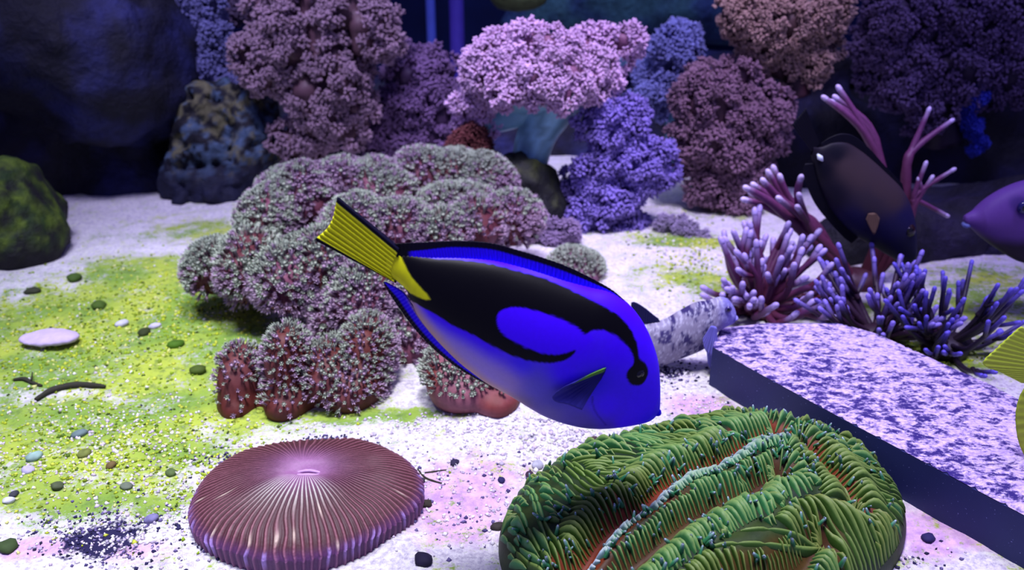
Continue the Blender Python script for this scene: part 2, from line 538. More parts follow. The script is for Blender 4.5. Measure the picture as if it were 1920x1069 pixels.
PEB = [  # px, py, radius px, colour, label
    (798, 941, 11, (58, 50, 40), 'small olive brown pebble touching the right rim of the purple plate coral'),
    (933, 988, 12, (54, 48, 44), 'dark pebble with an olive side against the left end of the green brain coral'),
    (795, 1055, 18, (28, 20, 52), 'largest dark pebble in front, right of the purple plate coral'),
    (852, 865, 9, (44, 34, 66), 'dark pebble alone on lilac sand midway between plate coral and blue tang'),
    (993, 887, 9, (60, 40, 60), 'brownish pebble just above the left shoulder of the green brain coral'),
    (940, 895, 8, (40, 34, 90), 'small deep blue pebble left of a brownish pebble on lilac sand'),
    (1008, 870, 13, (190, 190, 205), 'pale grey pebble above the upper left edge of the brain coral'),
    (790, 898, 8, (64, 50, 70), 'tiny brown pebble beside a thin dark debris line near the plate coral'),
    (1113, 820, 7, (70, 50, 60), 'tiny brown pebble under the belly of the blue tang'),
    (1368, 770, 8, (66, 44, 90), 'small purple pebble left of the black edged slab'),
    (62, 552, 13, (56, 60, 40), 'upright dark olive pebble on algae below the mossy rock'),
    (270, 622, 13, (52, 62, 24), 'flat dark green pebble in the middle of the algae field'),
    (290, 609, 10, (206, 200, 226), 'white pebble touching a flat dark green pebble on the algae'),
    (229, 608, 12, (210, 208, 226), 'white pebble on algae, left of the flat dark green pebble'),
    (185, 570, 15, (66, 92, 22), 'low green clump on the algae midway to the mossy rock'),
    (140, 528, 14, (64, 90, 26), 'dark green clump on algae near the foot of the mossy rock'),
    (330, 648, 14, (70, 110, 14), 'deep green clump on algae left of the leather coral'),
    (372, 697, 14, (72, 92, 24), 'dark green clump beside the lowest leather coral lobe'),
    (150, 818, 13, (110, 130, 130), 'grey green pebble above three small stones on left algae'),
    (66, 864, 14, (150, 180, 170), 'pale teal pebble on algae at far left'),
    (55, 888, 12, (196, 186, 220), 'lilac pebble just under the pale teal pebble at far left'),
    (18, 943, 10, (220, 220, 235), 'white pebble at the far left edge of the sand'),
    (28, 932, 9, (60, 60, 70), 'dark pebble behind the white pebble at the far left edge'),
    (16, 1028, 18, (60, 80, 40), 'dark mossy stone in the lower left corner'),
    (284, 972, 13, (130, 124, 170), 'lilac grey pebble above the dark grain patch in the lower left'),
    (238, 916, 11, (110, 120, 100), 'grey green pebble on algae left of the plate coral'),
    (320, 888, 11, (90, 110, 60), 'green pebble on algae a little left of the plate coral'),
    (210, 880, 10, (110, 90, 50), 'brown pebble in the middle of the lower left algae'),
    (110, 918, 12, (80, 90, 60), 'olive pebble on algae above the dark grain patch'),
    (160, 858, 13, (120, 130, 60), 'elongated olive pebble on the lower left algae'),
    (1548, 1058, 16, (205, 195, 225), 'white chip at the right front foot of the brain coral'),
    (1590, 1040, 18, (190, 185, 225), 'long pale chip by the right foot of the brain coral'),
    (1682, 978, 12, (96, 70, 170), 'violet chip touching the right end of the brain coral'),
    (1740, 1012, 12, (40, 34, 90), 'dark chip on sand between brain coral and black slab edge'),
]
for k, (px, py, rp, c, lab) in enumerate(PEB):
    g = G(px, py); r = rp * mpp(g[1], py) * 1.15
    z = float(ground_h(np.array([g[0]]), np.array([g[1]]))[0])
    o = link('pebble', rock_mesh('pebble', r, 40 + k, lin(*c), 0.5), m_grain)
    o.location = (g[0], g[1], z + r * 0.22)
    o.rotation_euler = (0, 0, rng.uniform(0, 6))
    tag(o, lab, 'pebble', 'pebbles on the sand')

# twigs, shell plate
def twig(pxs, rad, label, seed):
    pts = np.array([G(x, y) for x, y in pxs]); pts = smooth_poly(pts, 4, False)
    pts[:, 2] = ground_h(pts[:, 0], pts[:, 1]) + rad * 0.7
    n = len(pts); t = np.linspace(0, 1, n)
    r = rad * (0.35 + 0.65 * np.sin(np.pi * np.clip(t * 0.92 + 0.06, 0, 1)) ** 0.6) * (1 + 0.2 * noise(pts, 300, seed))
    V, F = tube(pts, r, 8)
    o = obj('twig', V, F, m_grain, col=lin(46, 44, 34), origin=pts[0]); o.location = tuple(pts[0])
    tag(o, label, 'debris')
    return o
twig([(68, 752), (95, 735), (130, 726), (165, 724), (198, 728)], .0028, 'long dark curved piece of debris lying on the left algae', 1)
tw = twig([(25, 712), (45, 710), (60, 716), (78, 722)], .0018, 'short forked dark twig above the long curved debris', 2)
V, F = tube(np.array([G(60, 716), G(62, 702)]) + [0, 0, .002] - np.array(tw.location), [.0008, .0004], 6)
obj('twig_fork', V, F, m_grain, tw, col=lin(46, 44, 34))
twig([(782, 875), (795, 890), (812, 898), (835, 905)], .0007, 'thin dark thread of debris on lilac sand by the plate coral', 3)
twig([(788, 884), (815, 880), (838, 877)], .0006, 'thin dark thread crossing above another thread near the plate coral', 4)
g = G(95, 640)
V, F = blob([((0, 0, 0), (.026, .016, .004)), ((.012, -.004, .001), (.014, .01, .004))], .0016, .004, .0014, 140, 4)
o = obj('flat_shell', V, F, m_grain, col=lin(196, 176, 214)); o.location = (g[0], g[1], .004)
tag(o, 'flat lilac white shell fragment half sunk in green algae at left', 'shell')

# ================================================================== ROCKS
def E(px, py, rx, ry, Y, dr=None):      # ellipsoid from a picture position at depth Y
    c = P(px, py, Y); m = mpp(Y, py)
    return (c, (rx * m, (dr if dr else 0.7 * min(rx, ry) * m), ry * m))

def rock(name, label, ells, colf, h=.008, k=.03, namp=.018, nscale=22, seed=0, pits=0.0, mat=None, cat='rock'):
    V, F = blob(ells, h, k, namp, nscale, seed, 4, pits)
    N, _ = vnormals(V, F)
    c = colf(V, N)
    base = V.mean(0); base[2] = V[:, 2].min()
    o = obj(name, V, F, mat or m_rock, col=c, origin=base); o.location = tuple(base)
    return tag(o, label, cat)
m_rock = mat_vcol('rock', 0.75, 85, 0.6, 0.9, 0.35, 0.006)

def c_dark(V, N, a=lin(14, 14, 36), b=lin(40, 44, 104)):
    f = sstep(-.1, .5, fbm(V, 14, 4, 2))[:, None]
    return a * (1 - f) + b * f
def c_moss(V, N):
    f = sstep(-.2, .5, N[:, 2] * .7 + .9 * fbm(V, 70, 4, 4) - .10)[:, None]
    n = sstep(-.3, .4, fbm(V, 140, 3, 8))[:, None]
    moss = lin(36, 60, 14) * (1 - n) + lin(96, 118, 26) * n
    return lin(16, 14, 22) * (1 - f) + moss * f
def c_crust(V, N):
    n = fbm(V, 105, 4, 11)[:, None]; q = fbm(V, 38, 3, 21)[:, None]
    c = lin(74, 96, 126) + 0 * n
    y = sstep(-.05, .35, q + .8 * fbm(V, 150, 2, 31)[:, None]) * .8; c = c * (1 - y) + lin(116, 108, 56) * y
    d = sstep(-.04, .16, n); c = c * (1 - d) + lin(10, 10, 26) * d
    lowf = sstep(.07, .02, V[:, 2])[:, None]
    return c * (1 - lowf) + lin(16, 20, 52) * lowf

rock('live_rock', 'huge dark overhanging rock filling the upper left corner',
     [E(60, 60, 210, 150, 1.16, .16), E(220, 110, 140, 165, 1.18, .15), E(70, 250, 170, 120, 1.22, .14), E(200, 270, 170, 120, 1.28, .12), E(230, 335, 120, 60, 1.21, .09), E(110, 330, 120, 60, 1.21, .09), E(480, 345, 90, 50, 1.24, .07)],
     c_dark, seed=1, h=.010)
rock('live_rock', 'pitted rock crusted teal and yellow between dark rock and pink corals',
     [E(430, 250, 90, 90, 1.20, .08), E(440, 345, 85, 70, 1.18, .08), E(380, 215, 45, 60, 1.17, .05), E(500, 300, 50, 70, 1.19, .06), E(365, 330, 60, 65, 1.16, .06), E(470, 200, 40, 40, 1.2, .05)],
     c_crust, h=.0050, namp=.020, nscale=40, seed=5, pits=.020)
rock('live_rock', 'rounded rock capped with green moss at the left edge',
     [E(10, 405, 90, 108, .90, .075), E(-70, 430, 120, 120, .92, .09), E(55, 462, 50, 50, .87, .045)],
     c_moss, h=.006, namp=.014, nscale=30, seed=8)
rock('live_rock', 'dark olive rock under the teal stalked soft coral',
     [E(995, 370, 62, 70, 1.0, .06), E(955, 335, 40, 35, .98, .04), E(1010, 430, 55, 60, 1.0, .06)],
     lambda V, N: lin(14, 15, 24) + (lin(64, 70, 26) - lin(14, 15, 24)) * (sstep(.1, .9, N[:, 2]) * sstep(-.3, .4, fbm(V, 50, 4, 5)))[:, None],
     h=.005, namp=.014, nscale=36, seed=12)
rock('rock_wall', 'long dark rock ridge behind the middle row of soft corals',
     [E(520, 250, 160, 130, 1.42, .1), E(740, 270, 160, 120, 1.45, .1), E(960, 270, 160, 110, 1.45, .1), E(1180, 280, 160, 120, 1.45, .1), E(1350, 230, 120, 130, 1.5, .1)],
     c_dark, seed=14, h=.011)
rock('rock_wall', 'dark rock face behind the branching coral and the brown fish',
     [E(1500, 300, 130, 150, 1.28, .1), E(1680, 330, 170, 180, 1.30, .12), E(1880, 330, 190, 200, 1.34, .14), E(1780, 160, 200, 110, 1.32, .12), E(1480, 120, 110, 70, 1.30, .08), E(1640, 430, 130, 70, 1.06, .06), E(1800, 440, 160, 80, 1.04, .07), E(1960, 430, 160, 110, 1.0, .09), E(1900, 450, 130, 60, .93, .06), E(1720, 460, 120, 50, .97, .05)],
     lambda V, N: c_dark(V, N, lin(10, 9, 26), lin(28, 26, 70)), seed=17, h=.011)
rock('distant_rock', 'hazy teal rock at the very back behind the pink soft coral',
     [E(1330, 10, 130, 75, 1.66, .05), E(1180, 10, 120, 60, 1.68, .04), E(1060, 40, 120, 70, 1.69, .04)],
     lambda V, N: lin(60, 84, 130) + (lin(80, 128, 130) - lin(60, 84, 130)) * sstep(-.1, .4, fbm(V, 12, 3, 2))[:, None], seed=19, h=.011)
rock('distant_sponge', 'pale yellow green lump hanging at the top behind the pink coral',
     [E(985, -5, 42, 26, 1.5, .03), E(950, -12, 30, 24, 1.5, .03)],
     lambda V, N: lin(108, 122, 70) + 0 * V, seed=23, h=.006, namp=.006, cat='sponge')

rock('live_rock', 'low dark rubble rock under the brown fish and branching coral',
     [E(1640, 452, 110, 54, .91, .05), E(1745, 452, 110, 60, .91, .05), E(1565, 462, 60, 40, .90, .04), E(1850, 445, 90, 60, .93, .05)],
     lambda V, N: c_dark(V, N, lin(12, 10, 26), lin(34, 26, 60)), seed=27, h=.008)
# pipes at the back
for px, r, c, lab in ((815, 9, (92, 110, 214), 'thin pale blue upright pipe at the back, left of the pair'),
                      (861, 14, (92, 72, 190), 'thicker violet upright pipe at the back, right of the pair')):
    b = P(px, 230, 1.60); R = r * mpp(1.60, 60)
    z0, z1 = 0.0, 0.62
    t = thing('return_pipe', lab, 'pipe', (b[0], 1.60, 0), 'pipes at the back')
    mp = mat_plain('pipe_plastic_%d' % px, lin(*c), 0.35, 0.5, 30, 0.2)
    V, F = tube([(0, 0, z) for z in np.linspace(z0, z1, 8)], R, 20)
    obj('pipe_body', V, F, mp, t)
    for z in (0.02, 0.40):
        V, F = tube([(0, 0, z - .012), (0, 0, z - .0119), (0, 0, z + .0119), (0, 0, z + .012)], [R, R * 1.25, R * 1.25, R], 20)
        obj('pipe_collar', V, F, mp, t)

# ================================================================== BLACK-EDGED SLAB
def build_slab():
    H = .034
    top = [(1336, 652), (1420, 700), (1560, 776), (1740, 872), (1920, 968), (2100, 1064), (2240, 1010), (2120, 850), (1920, 756), (1860, 724), (1800, 698), (1700, 652), (1640, 626), (1570, 606), (1450, 606), (1350, 617)]
    W = np.array([G(x, y, H)[:2] for x, y in top])
    base = W.mean(0)
    t = thing('stone_slab', 'flat raised slab with speckled lilac top and smooth navy front edge', 'slab', (base[0], base[1], 0))
    L = W - base
    n = len(L)
    V = [(x, y, H) for x, y in L] + [(x, y, -.006) for x, y in L]
    F = [tuple(range(n))] + [(i, i + n, (i + 1) % n + n, (i + 1) % n) for i in range(n)]
    m = NT('slab_edge'); nz = m.noise(600, 2); 
    c = m.mix(m.ramp(nz, [(0.70, 0.0), (0.74, 1.0)]), lin(34, 40, 92), lin(120, 120, 180))
    m.l(m.mix(0.5, c, m.mix(1.0, c, m.ramp(m.noise(20, 4), [(0.3, .6), (.7, 1.0)]), 'MULTIPLY')), m.b.inputs['Base Color']); m.rough(.55, .3)
    obj('slab_body', V, F, m.m, t, smooth=False)
    # speckled crust on top: dense grid clipped to the outline
    h = .0030
    lo, hi = L.min(0), L.max(0)
    xs = np.arange(lo[0], hi[0], h); ys = np.arange(lo[1], hi[1], h)
    Xg, Yg = np.meshgrid(xs, ys, indexing='ij')
    pts = np.stack([Xg.ravel(), Yg.ravel()], 1)
    sd = sdf_poly(pts, L).reshape(Xg.shape)
    ok = sd < h * .7
    # pull outside points to the edge
    Pn = pts.reshape(Xg.shape + (2,)).copy()
    gx, gy = np.gradient(sd, h); gl = np.sqrt(gx ** 2 + gy ** 2) + 1e-9
    out = sd > -h * .5
    Pn[..., 0] -= np.where(out, (sd) * gx / gl, 0); Pn[..., 1] -= np.where(out, (sd) * gy / gl, 0)
    p3 = np.stack([Xg, Yg, 0 * Xg], -1)
    Z = H + .0006 + (.0022 * np.clip(fbm(p3, 90, 4, 31) + .25, 0, 1) + .0012 * fbm(p3, 22, 2, 7)) * sstep(0, .008, -sd)
    idx = np.arange(Xg.size).reshape(Xg.shape)
    q = ok[:-1, :-1] & ok[1:, :-1] & ok[1:, 1:] & ok[:-1, 1:]
    Fq = np.stack([idx[:-1, :-1], idx[1:, :-1], idx[1:, 1:], idx[:-1, 1:]], -1)[q]
    used = np.unique(Fq); mp = np.full(Xg.size, -1); mp[used] = np.arange(len(used))
    Vg = np.stack([Pn[..., 0], Pn[..., 1], Z], -1).reshape(-1, 3)[used]
    m = NT('slab_crust')
    vec = m.n('ShaderNodeMapping'); m.l(m.coords(), vec.inputs[0]); vec.inputs['Scale'].default_value = (1.0, 1.5, 1.0)
    a = m.noise(85, 9, .75, vec.outputs[0]); b = m.noise(260, 4, .7, vec.outputs[0]); d = m.noise(18, 4, .5)
    s = m.math('ADD', m.math('MULTIPLY', a, .75), m.math('MULTIPLY', b, .25))
    s = m.math('ADD', s, m.math('MULTIPLY', m.math('SUBTRACT', d, .5), .22))
    pale = m.mix(m.ramp(b, [(.35, 0.0), (.65, 1.0)]), lin(166, 140, 206), lin(226, 204, 232))
    c = m.mix(m.ramp(s, [(.45, 1.0), (.53, 0.0)]), pale, lin(52, 38, 112))
    m.l(c, m.b.inputs['Base Color']); m.bump(s, .6, .004); m.rough(.8, .2)
    obj('speckled_crust', Vg, mp[Fq], m.m, t)
build_slab()

# ================================================================== GENERIC FISH
def frame_pts(pts, f):
    return np.array([f(x, y) for x, y in pts], float)

class Fish:
    """side view traced on a vertical plane y = Y; the body gets real thickness about it"""
    def __init__(s, name, label, cat, Y, tmax, axis, up=1):
        s.Y, s.tmax = Y, tmax
        s.a = np.array(axis[0], float); s.b = np.array(axis[1], float)   # px: tail base, snout
        A, B = P(*s.a, Y), P(*s.b, Y)
        s.org = (A + B) / 2
        s.root = thing(name, label, cat, s.org)
    def W(s, pts, dy=0.0):
        return np.array([P(x, y, s.Y) + [0, dy, 0] for x, y in pts]) - s.org
    def body(s, top, bot, colf, nu=160, nv=96, power=1.0, peak=.62, mat=None, tail_t=.16, name='body', seed=0):
        """top / bottom edges from tail to snout in px"""
        d = (s.b - s.a) / np.linalg.norm(s.b - s.a); nrm = np.array([d[1], -d[0]])
        L = np.linalg.norm(s.b - s.a)
        def uv(p):
            q = np.asarray(p, float) - s.a
            return q @ d / L, q @ nrm
        def prof(pts):
            p = smooth_poly(pts, 8, False); u, v = uv(p)
            return u, v
        ut, vt = prof(top); ub, vb = prof(bot)
        # parametrise both edges by arc length so the snout closes cleanly
        def res(u, v, n):
            l = np.r_[0, np.cumsum(np.hypot(np.diff(u) * L, np.diff(v)))]; l /= l[-1]
            tt = np.linspace(0, 1, n); tt = 0.5 * tt + 0.5 * np.sin(tt * math.pi / 2)
            return np.interp(tt, l, u), np.interp(tt, l, v)
        ut, vt = res(ut, vt, nu); ub, vb = res(ub, vb, nu)
        phi = np.linspace(0, 2 * math.pi, nv, endpoint=False)
        wv = np.cos(phi); sv = np.sin(phi)
        U = (ut[:, None] + ub[:, None]) / 2 + (ut - ub)[:, None] / 2 * wv[None]
        Vv = (vt + vb)[:, None] / 2 + (vt - vb)[:, None] / 2 * wv[None]
        uc = np.clip(U, 0, 1)
        half = np.abs(vt - vb)[:, None] / 2
        pr = np.where(uc < peak, tail_t + (1 - tail_t) * np.sin(uc / peak * math.pi / 2) ** 1.1, np.cos(np.clip((uc - peak) / (1.03 - peak), 0, 1) * math.pi / 2) ** .55)
        lim = np.clip(half / (np.abs(vt - vb).max() / 2 * .30), 0, 1) ** .5
        T = s.tmax * pr * lim
        yy = T * np.sign(sv)[None] * np.abs(sv)[None] ** power
        px = s.a[0] + d[0] * U * L + nrm[0] * Vv; py = s.a[1] + d[1] * U * L + nrm[1] * Vv
        ra, rb, rc = (px - 960) / FPX, CP + -(py - 534.5) / FPX * SP, -SP + -(py - 534.5) / FPX * CP
        t = s.Y / rb
        W = np.stack([ra * t, s.Y - yy, CH + rc * t], -1).reshape(-1, 3) - s.org
        i = np.arange(nu * nv).reshape(nu, nv); j = np.roll(i, -1, 1)
        F = np.stack([i[:-1], j[:-1], j[1:], i[1:]], -1).reshape(-1, 4)[:, ::-1]
        col = colf(np.stack([px.ravel(), py.ravel()], 1))
        s.thick = lambda p: np.interp(uv(p)[0], np.linspace(0, 1, 5), [0.2, .6, .95, 1, .4]) * s.tmax
        return obj(name, W, F, mat or m_fish, s.root, col=col)
    def fin(s, name, edge, base, colf, dy=0.0, nu=90, nv=14, th=.0006, mat=None, bend=0.0, rays=0, parent=None):
        """sheet between a base curve and an outer edge (px, same direction)"""
        def res(p, n):
            p = smooth_poly(p, 8, False); l = np.r_[0, np.cumsum(np.hypot(*np.diff(p, axis=0).T))]; l /= l[-1]
            tt = np.linspace(0, 1, n); return np.stack([np.interp(tt, l, p[:, 0]), np.interp(tt, l, p[:, 1])], 1)
        B, Eg = res(base, nu), res(edge, nu)
        vv = np.linspace(0, 1, nv)
        Q = B[:, None] * (1 - vv)[None, :, None] + Eg[:, None] * vv[None, :, None]
        q = Q.reshape(-1, 2)
        W = s.W(q)
        r = np.sin(np.linspace(0, rays * 2 * math.pi, nu))[:, None] * (th * .22 if rays else 0)
        off = (dy - bend * vv[None] ** 2 + 0 * r)
        th_v = th * (1 - .7 * vv)[None] + 0 * r
        front = W.copy(); back = W.copy()
        front[:, 1] += (off - th_v - r).ravel(); back[:, 1] += (off + th_v - r).ravel()
        i = np.arange(nu * nv).reshape(nu, nv); N = nu * nv
        Ff = np.stack([i[:-1, :-1], i[:-1, 1:], i[1:, 1:], i[1:, :-1]], -1).reshape(-1, 4)
        rim = np.r_[i[0, :], i[1:, -1], i[-1, -2::-1], i[-2:0:-1, 0]]
        rn = np.roll(rim, -1)
        Fr = np.stack([rim, rn, rn + N, rim + N], 1)
        F = np.concatenate([Ff, Ff[:, ::-1] + N, Fr[:, ::-1]])
        tv = np.tile(vv, nu); tu = np.repeat(np.linspace(0, 1, nu), nv)
        c = colf(q, tu, tv)
        return obj(name, np.concatenate([front, back]), F, mat or m_fish, parent or s.root, col=np.concatenate([c, c]))
    def eye(s, px, py, r, dy, iris=(10, 8, 14), pupil=(4, 4, 6)):
        m = mpp(s.Y, py) * r
        c = s.W([(px, py)])[0] + [0, -dy, 0]
        o = obj('eye', IV2 * [1, .55, 1] * m + c, IF2, m_eye, s.root, col=lin(*iris))
        obj('pupil', IV2 * [.62, .30, .62] * m + c + [0, -.32 * m, 0], IF2, m_eye, o, col=lin(*pupil))
        return o

m_fish = mat_vcol('fish_skin', 0.5, 500, 0.08, 0.08, 0.12, .0003)
m_eye = mat_vcol('fish_eye', 0.08, 100, 0.0, 0.0, 0.5)

# ------------------------------------------------------------------ blue tang
def build_blue_tang():
    f = lambda x, y: (580 + x * .4395, 350 + y * .4395)
    C = lambda L: [f(x, y) for x, y in L]
    T = Fish('blue_tang', 'blue and black tang with yellow tail swimming in the centre', 'fish', .36, .0165, (f(360, 330), f(1494, 940)))
    top = C([(330, 262), (372, 285), (430, 292), (520, 300), (640, 302), (780, 312), (900, 340), (1000, 370), (1100, 402), (1200, 428), (1280, 448), (1350, 492), (1402, 548), (1442, 612), (1472, 685), (1490, 755), (1495, 830), (1496, 895), (1495, 925), (1494, 942)])
    bot = C([(330, 372), (372, 400), (420, 448), (462, 545), (540, 645), (630, 735), (700, 790), (760, 832), (850, 880), (930, 930), (1000, 970), (1080, 1000), (1160, 1019), (1240, 1025), (1320, 1020), (1400, 1008), (1450, 996), (1478, 975), (1490, 955), (1494, 942)])
    black = smooth_poly(C([(300, 255), (372, 262), (430, 285), (520, 303), (640, 306), (780, 320), (920, 354), (1000, 378), (1100, 416), (1200, 458), (1290, 504), (1350, 560), (1385, 630), (1396, 690), (1425, 722), (1432, 765), (1405, 800), (1362, 796), (1340, 765), (1345, 732), (1370, 705), (1360, 660), (1330, 620), (1280, 580), (1230, 562), (1192, 562), (1165, 574), (1130, 545), (1050, 508), (960, 482), (880, 470), (825, 478), (802, 505), (806, 545), (840, 585), (900, 616), (980, 645), (1060, 652), (1126, 635), (1090, 672), (1020, 687), (940, 682), (860, 660), (780, 625), (700, 586), (620, 555), (540, 515), (460, 482), (410, 470), (330, 400)]), 3)
    yel = smooth_poly(C([(200, 150), (300, 205), (360, 240), (395, 300), (440, 372), (522, 456), (430, 440), (340, 385), (250, 335), (150, 300)]), 3)
    blue, grey, dk = lin(68, 5, 255), lin(150, 128, 205), lin(4, 3, 9)
    tan, belly = lin(186, 150, 116), lin(104, 94, 158)
    axl = C([(430, 490), (560, 668), (700, 790), (850, 880), (1000, 965), (1200, 1020)])
    ctrl = [((1400, 900), blue), ((1300, 650), blue), ((1000, 580), blue), ((1260, 880), blue), ((1200, 780), lin(46, 20, 220)), ((900, 700), lin(60, 34, 240)), ((1080, 720), blue),
            ((700, 600), lin(58, 24, 240)), ((540, 530), lin(70, 50, 235)), ((640, 660), grey), ((540, 590), lin(130, 110, 215)), ((480, 530), lin(128, 112, 220)), ((740, 730), lin(158, 132, 190)), ((830, 800), lin(150, 126, 160)),
            ((640, 730), tan), ((760, 820), tan), ((520, 610), lin(150, 128, 150)), ((900, 880), lin(96, 84, 120)), ((950, 800), lin(92, 84, 190)), ((1020, 930), belly), ((1150, 960), lin(86, 74, 160)), ((1180, 1005), lin(70, 62, 128)), ((1050, 850), lin(76, 70, 170)),
            ((1270, 1000), lin(70, 50, 160)), ((1330, 985), blue), ((1440, 980), lin(40, 6, 235)), ((1480, 880), blue), ((1440, 640), blue), ((1150, 640), blue), ((1200, 420), blue), ((800, 320), blue), ((1350, 520), blue)]
    cp = np.array(C([c[0] for c in ctrl])); cc = np.array([c[1] for c in ctrl])
    def colf(q):
        d2 = ((q[:, None] - cp[None]) ** 2).sum(-1)
        wgt = 1 / (d2 + 250) ** 1.6
        c = (wgt[..., None] * cc[None]).sum(1) / wgt.sum(1)[:, None]
        n3 = np.c_[q, np.zeros(len(q))]
        sdb = sdf_poly(q, black)
        fbase = smooth_poly(C([(420, 455), (462, 545), (540, 645), (630, 735), (700, 790), (760, 832), (850, 880), (930, 930)]), 4, False)
        dfb = np.min([np.hypot(*(q - a).T) for a in fbase], 0)
        l0, l1 = np.array(f(330, 415)), np.array(f(1126, 645))
        below = ((l1 - l0)[0] * (q - l0)[:, 1] - (l1 - l0)[1] * (q - l0)[:, 0]) > 0
        wl = np.interp(q[:, 0], [f(400, 0)[0], f(700, 0)[0], f(1000, 0)[0]], [26, 40, 46])
        g1 = sstep(0, 1, (sdb - 3) / wl)[:, None]
        bc = lin(74, 20, 250) * (1 - g1) + lin(156, 134, 204) * g1
        g2 = sstep(30, 4, dfb)[:, None]; bc = bc * (1 - g2 * .8) + lin(190, 154, 112) * g2 * .8
        hm = (sstep(f(980, 0)[0], f(760, 0)[0], q[:, 0]) * below)[:, None]
        c = c * (1 - hm) + bc * hm
        ov = sdf_poly(q, C([(1180, 560), (1130, 540), (1050, 500), (960, 475), (880, 462), (815, 470), (790, 505), (800, 550), (840, 592), (900, 622), (980, 650), (1060, 660), (1140, 640), (1200, 600)]))
        o_ = sstep(2, -2, ov)[:, None]; c = c * (1 - o_) + blue * o_
        b = sstep(1.3, -1.3, sdf_poly(q, black) + .8 * noise(n3, .12, 3))[:, None]
        c = c * (1 - b) + dk * b
        y = sstep(2.0, -2.0, sdf_poly(q, yel) + .6 * noise(n3, .2, 5))[:, None]
        c = c * (1 - y) + lin(222, 226, 22) * y
        # gill cover line
        arc = np.array(C([(1196, 838), (1200, 875), (1215, 915), (1238, 950), (1258, 980)]))
        dd = np.min([np.hypot(*(q - a).T) for a in smooth_poly(arc, 6, False)], 0)
        g = (.75 * sstep(2.4, .6, dd))[:, None]
        return c * (1 - g) + lin(20, 4, 120) * g
    T.body(top, bot, colf, 330, 220, power=.9, peak=.60, tail_t=.14)
    def dors(q, u, v):
        e = sstep(.62, .74, v + .26 * sstep(.25, .0, u))[:, None]
        streak = (.86 + .14 * np.sin(u * 520 + v * 8))[:, None]
        st = sstep(.075, .045, u)[:, None]
        c = lin(46, 8, 255) * streak * (1 - e) + lin(10, 5, 26) * e
        return c * (1 - st) + lin(8, 6, 16) * st
    T.fin('dorsal_fin', C([(365, 244), (430, 240), (520, 236), (620, 232), (720, 235), (800, 246), (900, 275), (1000, 305), (1100, 341), (1200, 389), (1290, 440), (1345, 486)]),
          C([(372, 300), (440, 303), (520, 308), (640, 312), (780, 322), (900, 352), (1000, 382), (1100, 414), (1200, 440), (1290, 462), (1345, 500)]), dors, nu=260, nv=40, th=.0010, rays=55)
    def anal(q, u, v):
        e = sstep(.52, .72, v)[:, None]; o = sstep(.22, .06, v)[:, None] * sstep(.1, .3, u)[:, None]
        c = lin(50, 10, 235) * (1 - e) + lin(10, 5, 26) * e
        return c * (1 - o) + lin(168, 132, 90) * o
    T.fin('anal_fin', C([(315, 406), (340, 452), (380, 512), (430, 582), (490, 652), (560, 717), (640, 777), (720, 824), (790, 858), (830, 874)]),
          C([(330, 410), (400, 452), (440, 505), (490, 578), (560, 660), (630, 728), (690, 775), (740, 812), (790, 842), (835, 866)]), anal, nu=200, nv=30, th=.0009, rays=45)
    def tail(q, u, v):
        a = sstep(.13, .09, u)[:, None]; b = sstep(.91, .94, u)[:, None]
        str_ = (1 - .16 * (np.sin(u * 74) > .3) * sstep(.2, .7, v))[:, None]
        c = lin(222, 226, 22) * str_
        return c * (1 - a) * (1 - b) + lin(12, 10, 36) * a + lin(10, 7, 18) * b
    T.fin('tail_fin', C([(120, 43), (112, 80), (104, 120), (90, 155), (64, 190), (22, 226)]),
          C([(385, 262), (372, 290), (358, 325), (350, 360), (352, 385), (372, 408)]), tail, nu=140, nv=60, th=.0016, rays=10)
    def pec(q, u, v):
        g = (sstep(.36, .26, u) * sstep(.75, .5, v) * sstep(.0, .08, v))[:, None]
        c = lin(22, 20, 96) * (1 - .2 * np.sin(u * 60) ** 2)[:, None] + 0 * q[:, :1]
        c = c * (1 - sstep(.5, 1, v)[:, None] * .6) + lin(60, 56, 150) * sstep(.5, 1, v)[:, None] * .6
        return c * (1 - g) + lin(96, 150, 50) * g
    T.fin('pectoral_fin', C([(1120, 758), (1070, 780), (1030, 815), (1045, 838), (1090, 848), (1150, 872)]), C([(1252, 708), (1250, 716), (1248, 724), (1244, 732), (1238, 742), (1232, 754)]), pec,
          dy=-.0158, nu=60, nv=24, th=.0004, bend=.003, rays=10)
    T.eye(*f(1386, 758), 17, .0088, iris=(16, 12, 30))
    # lips
    c = T.W([f(1484, 962)])[0]
    V = IV2 * [.0022, .0032, .0018] + c
    obj('mouth', V, IF2, m_fish, T.root, col=lin(30, 4, 200))
build_blue_tang()

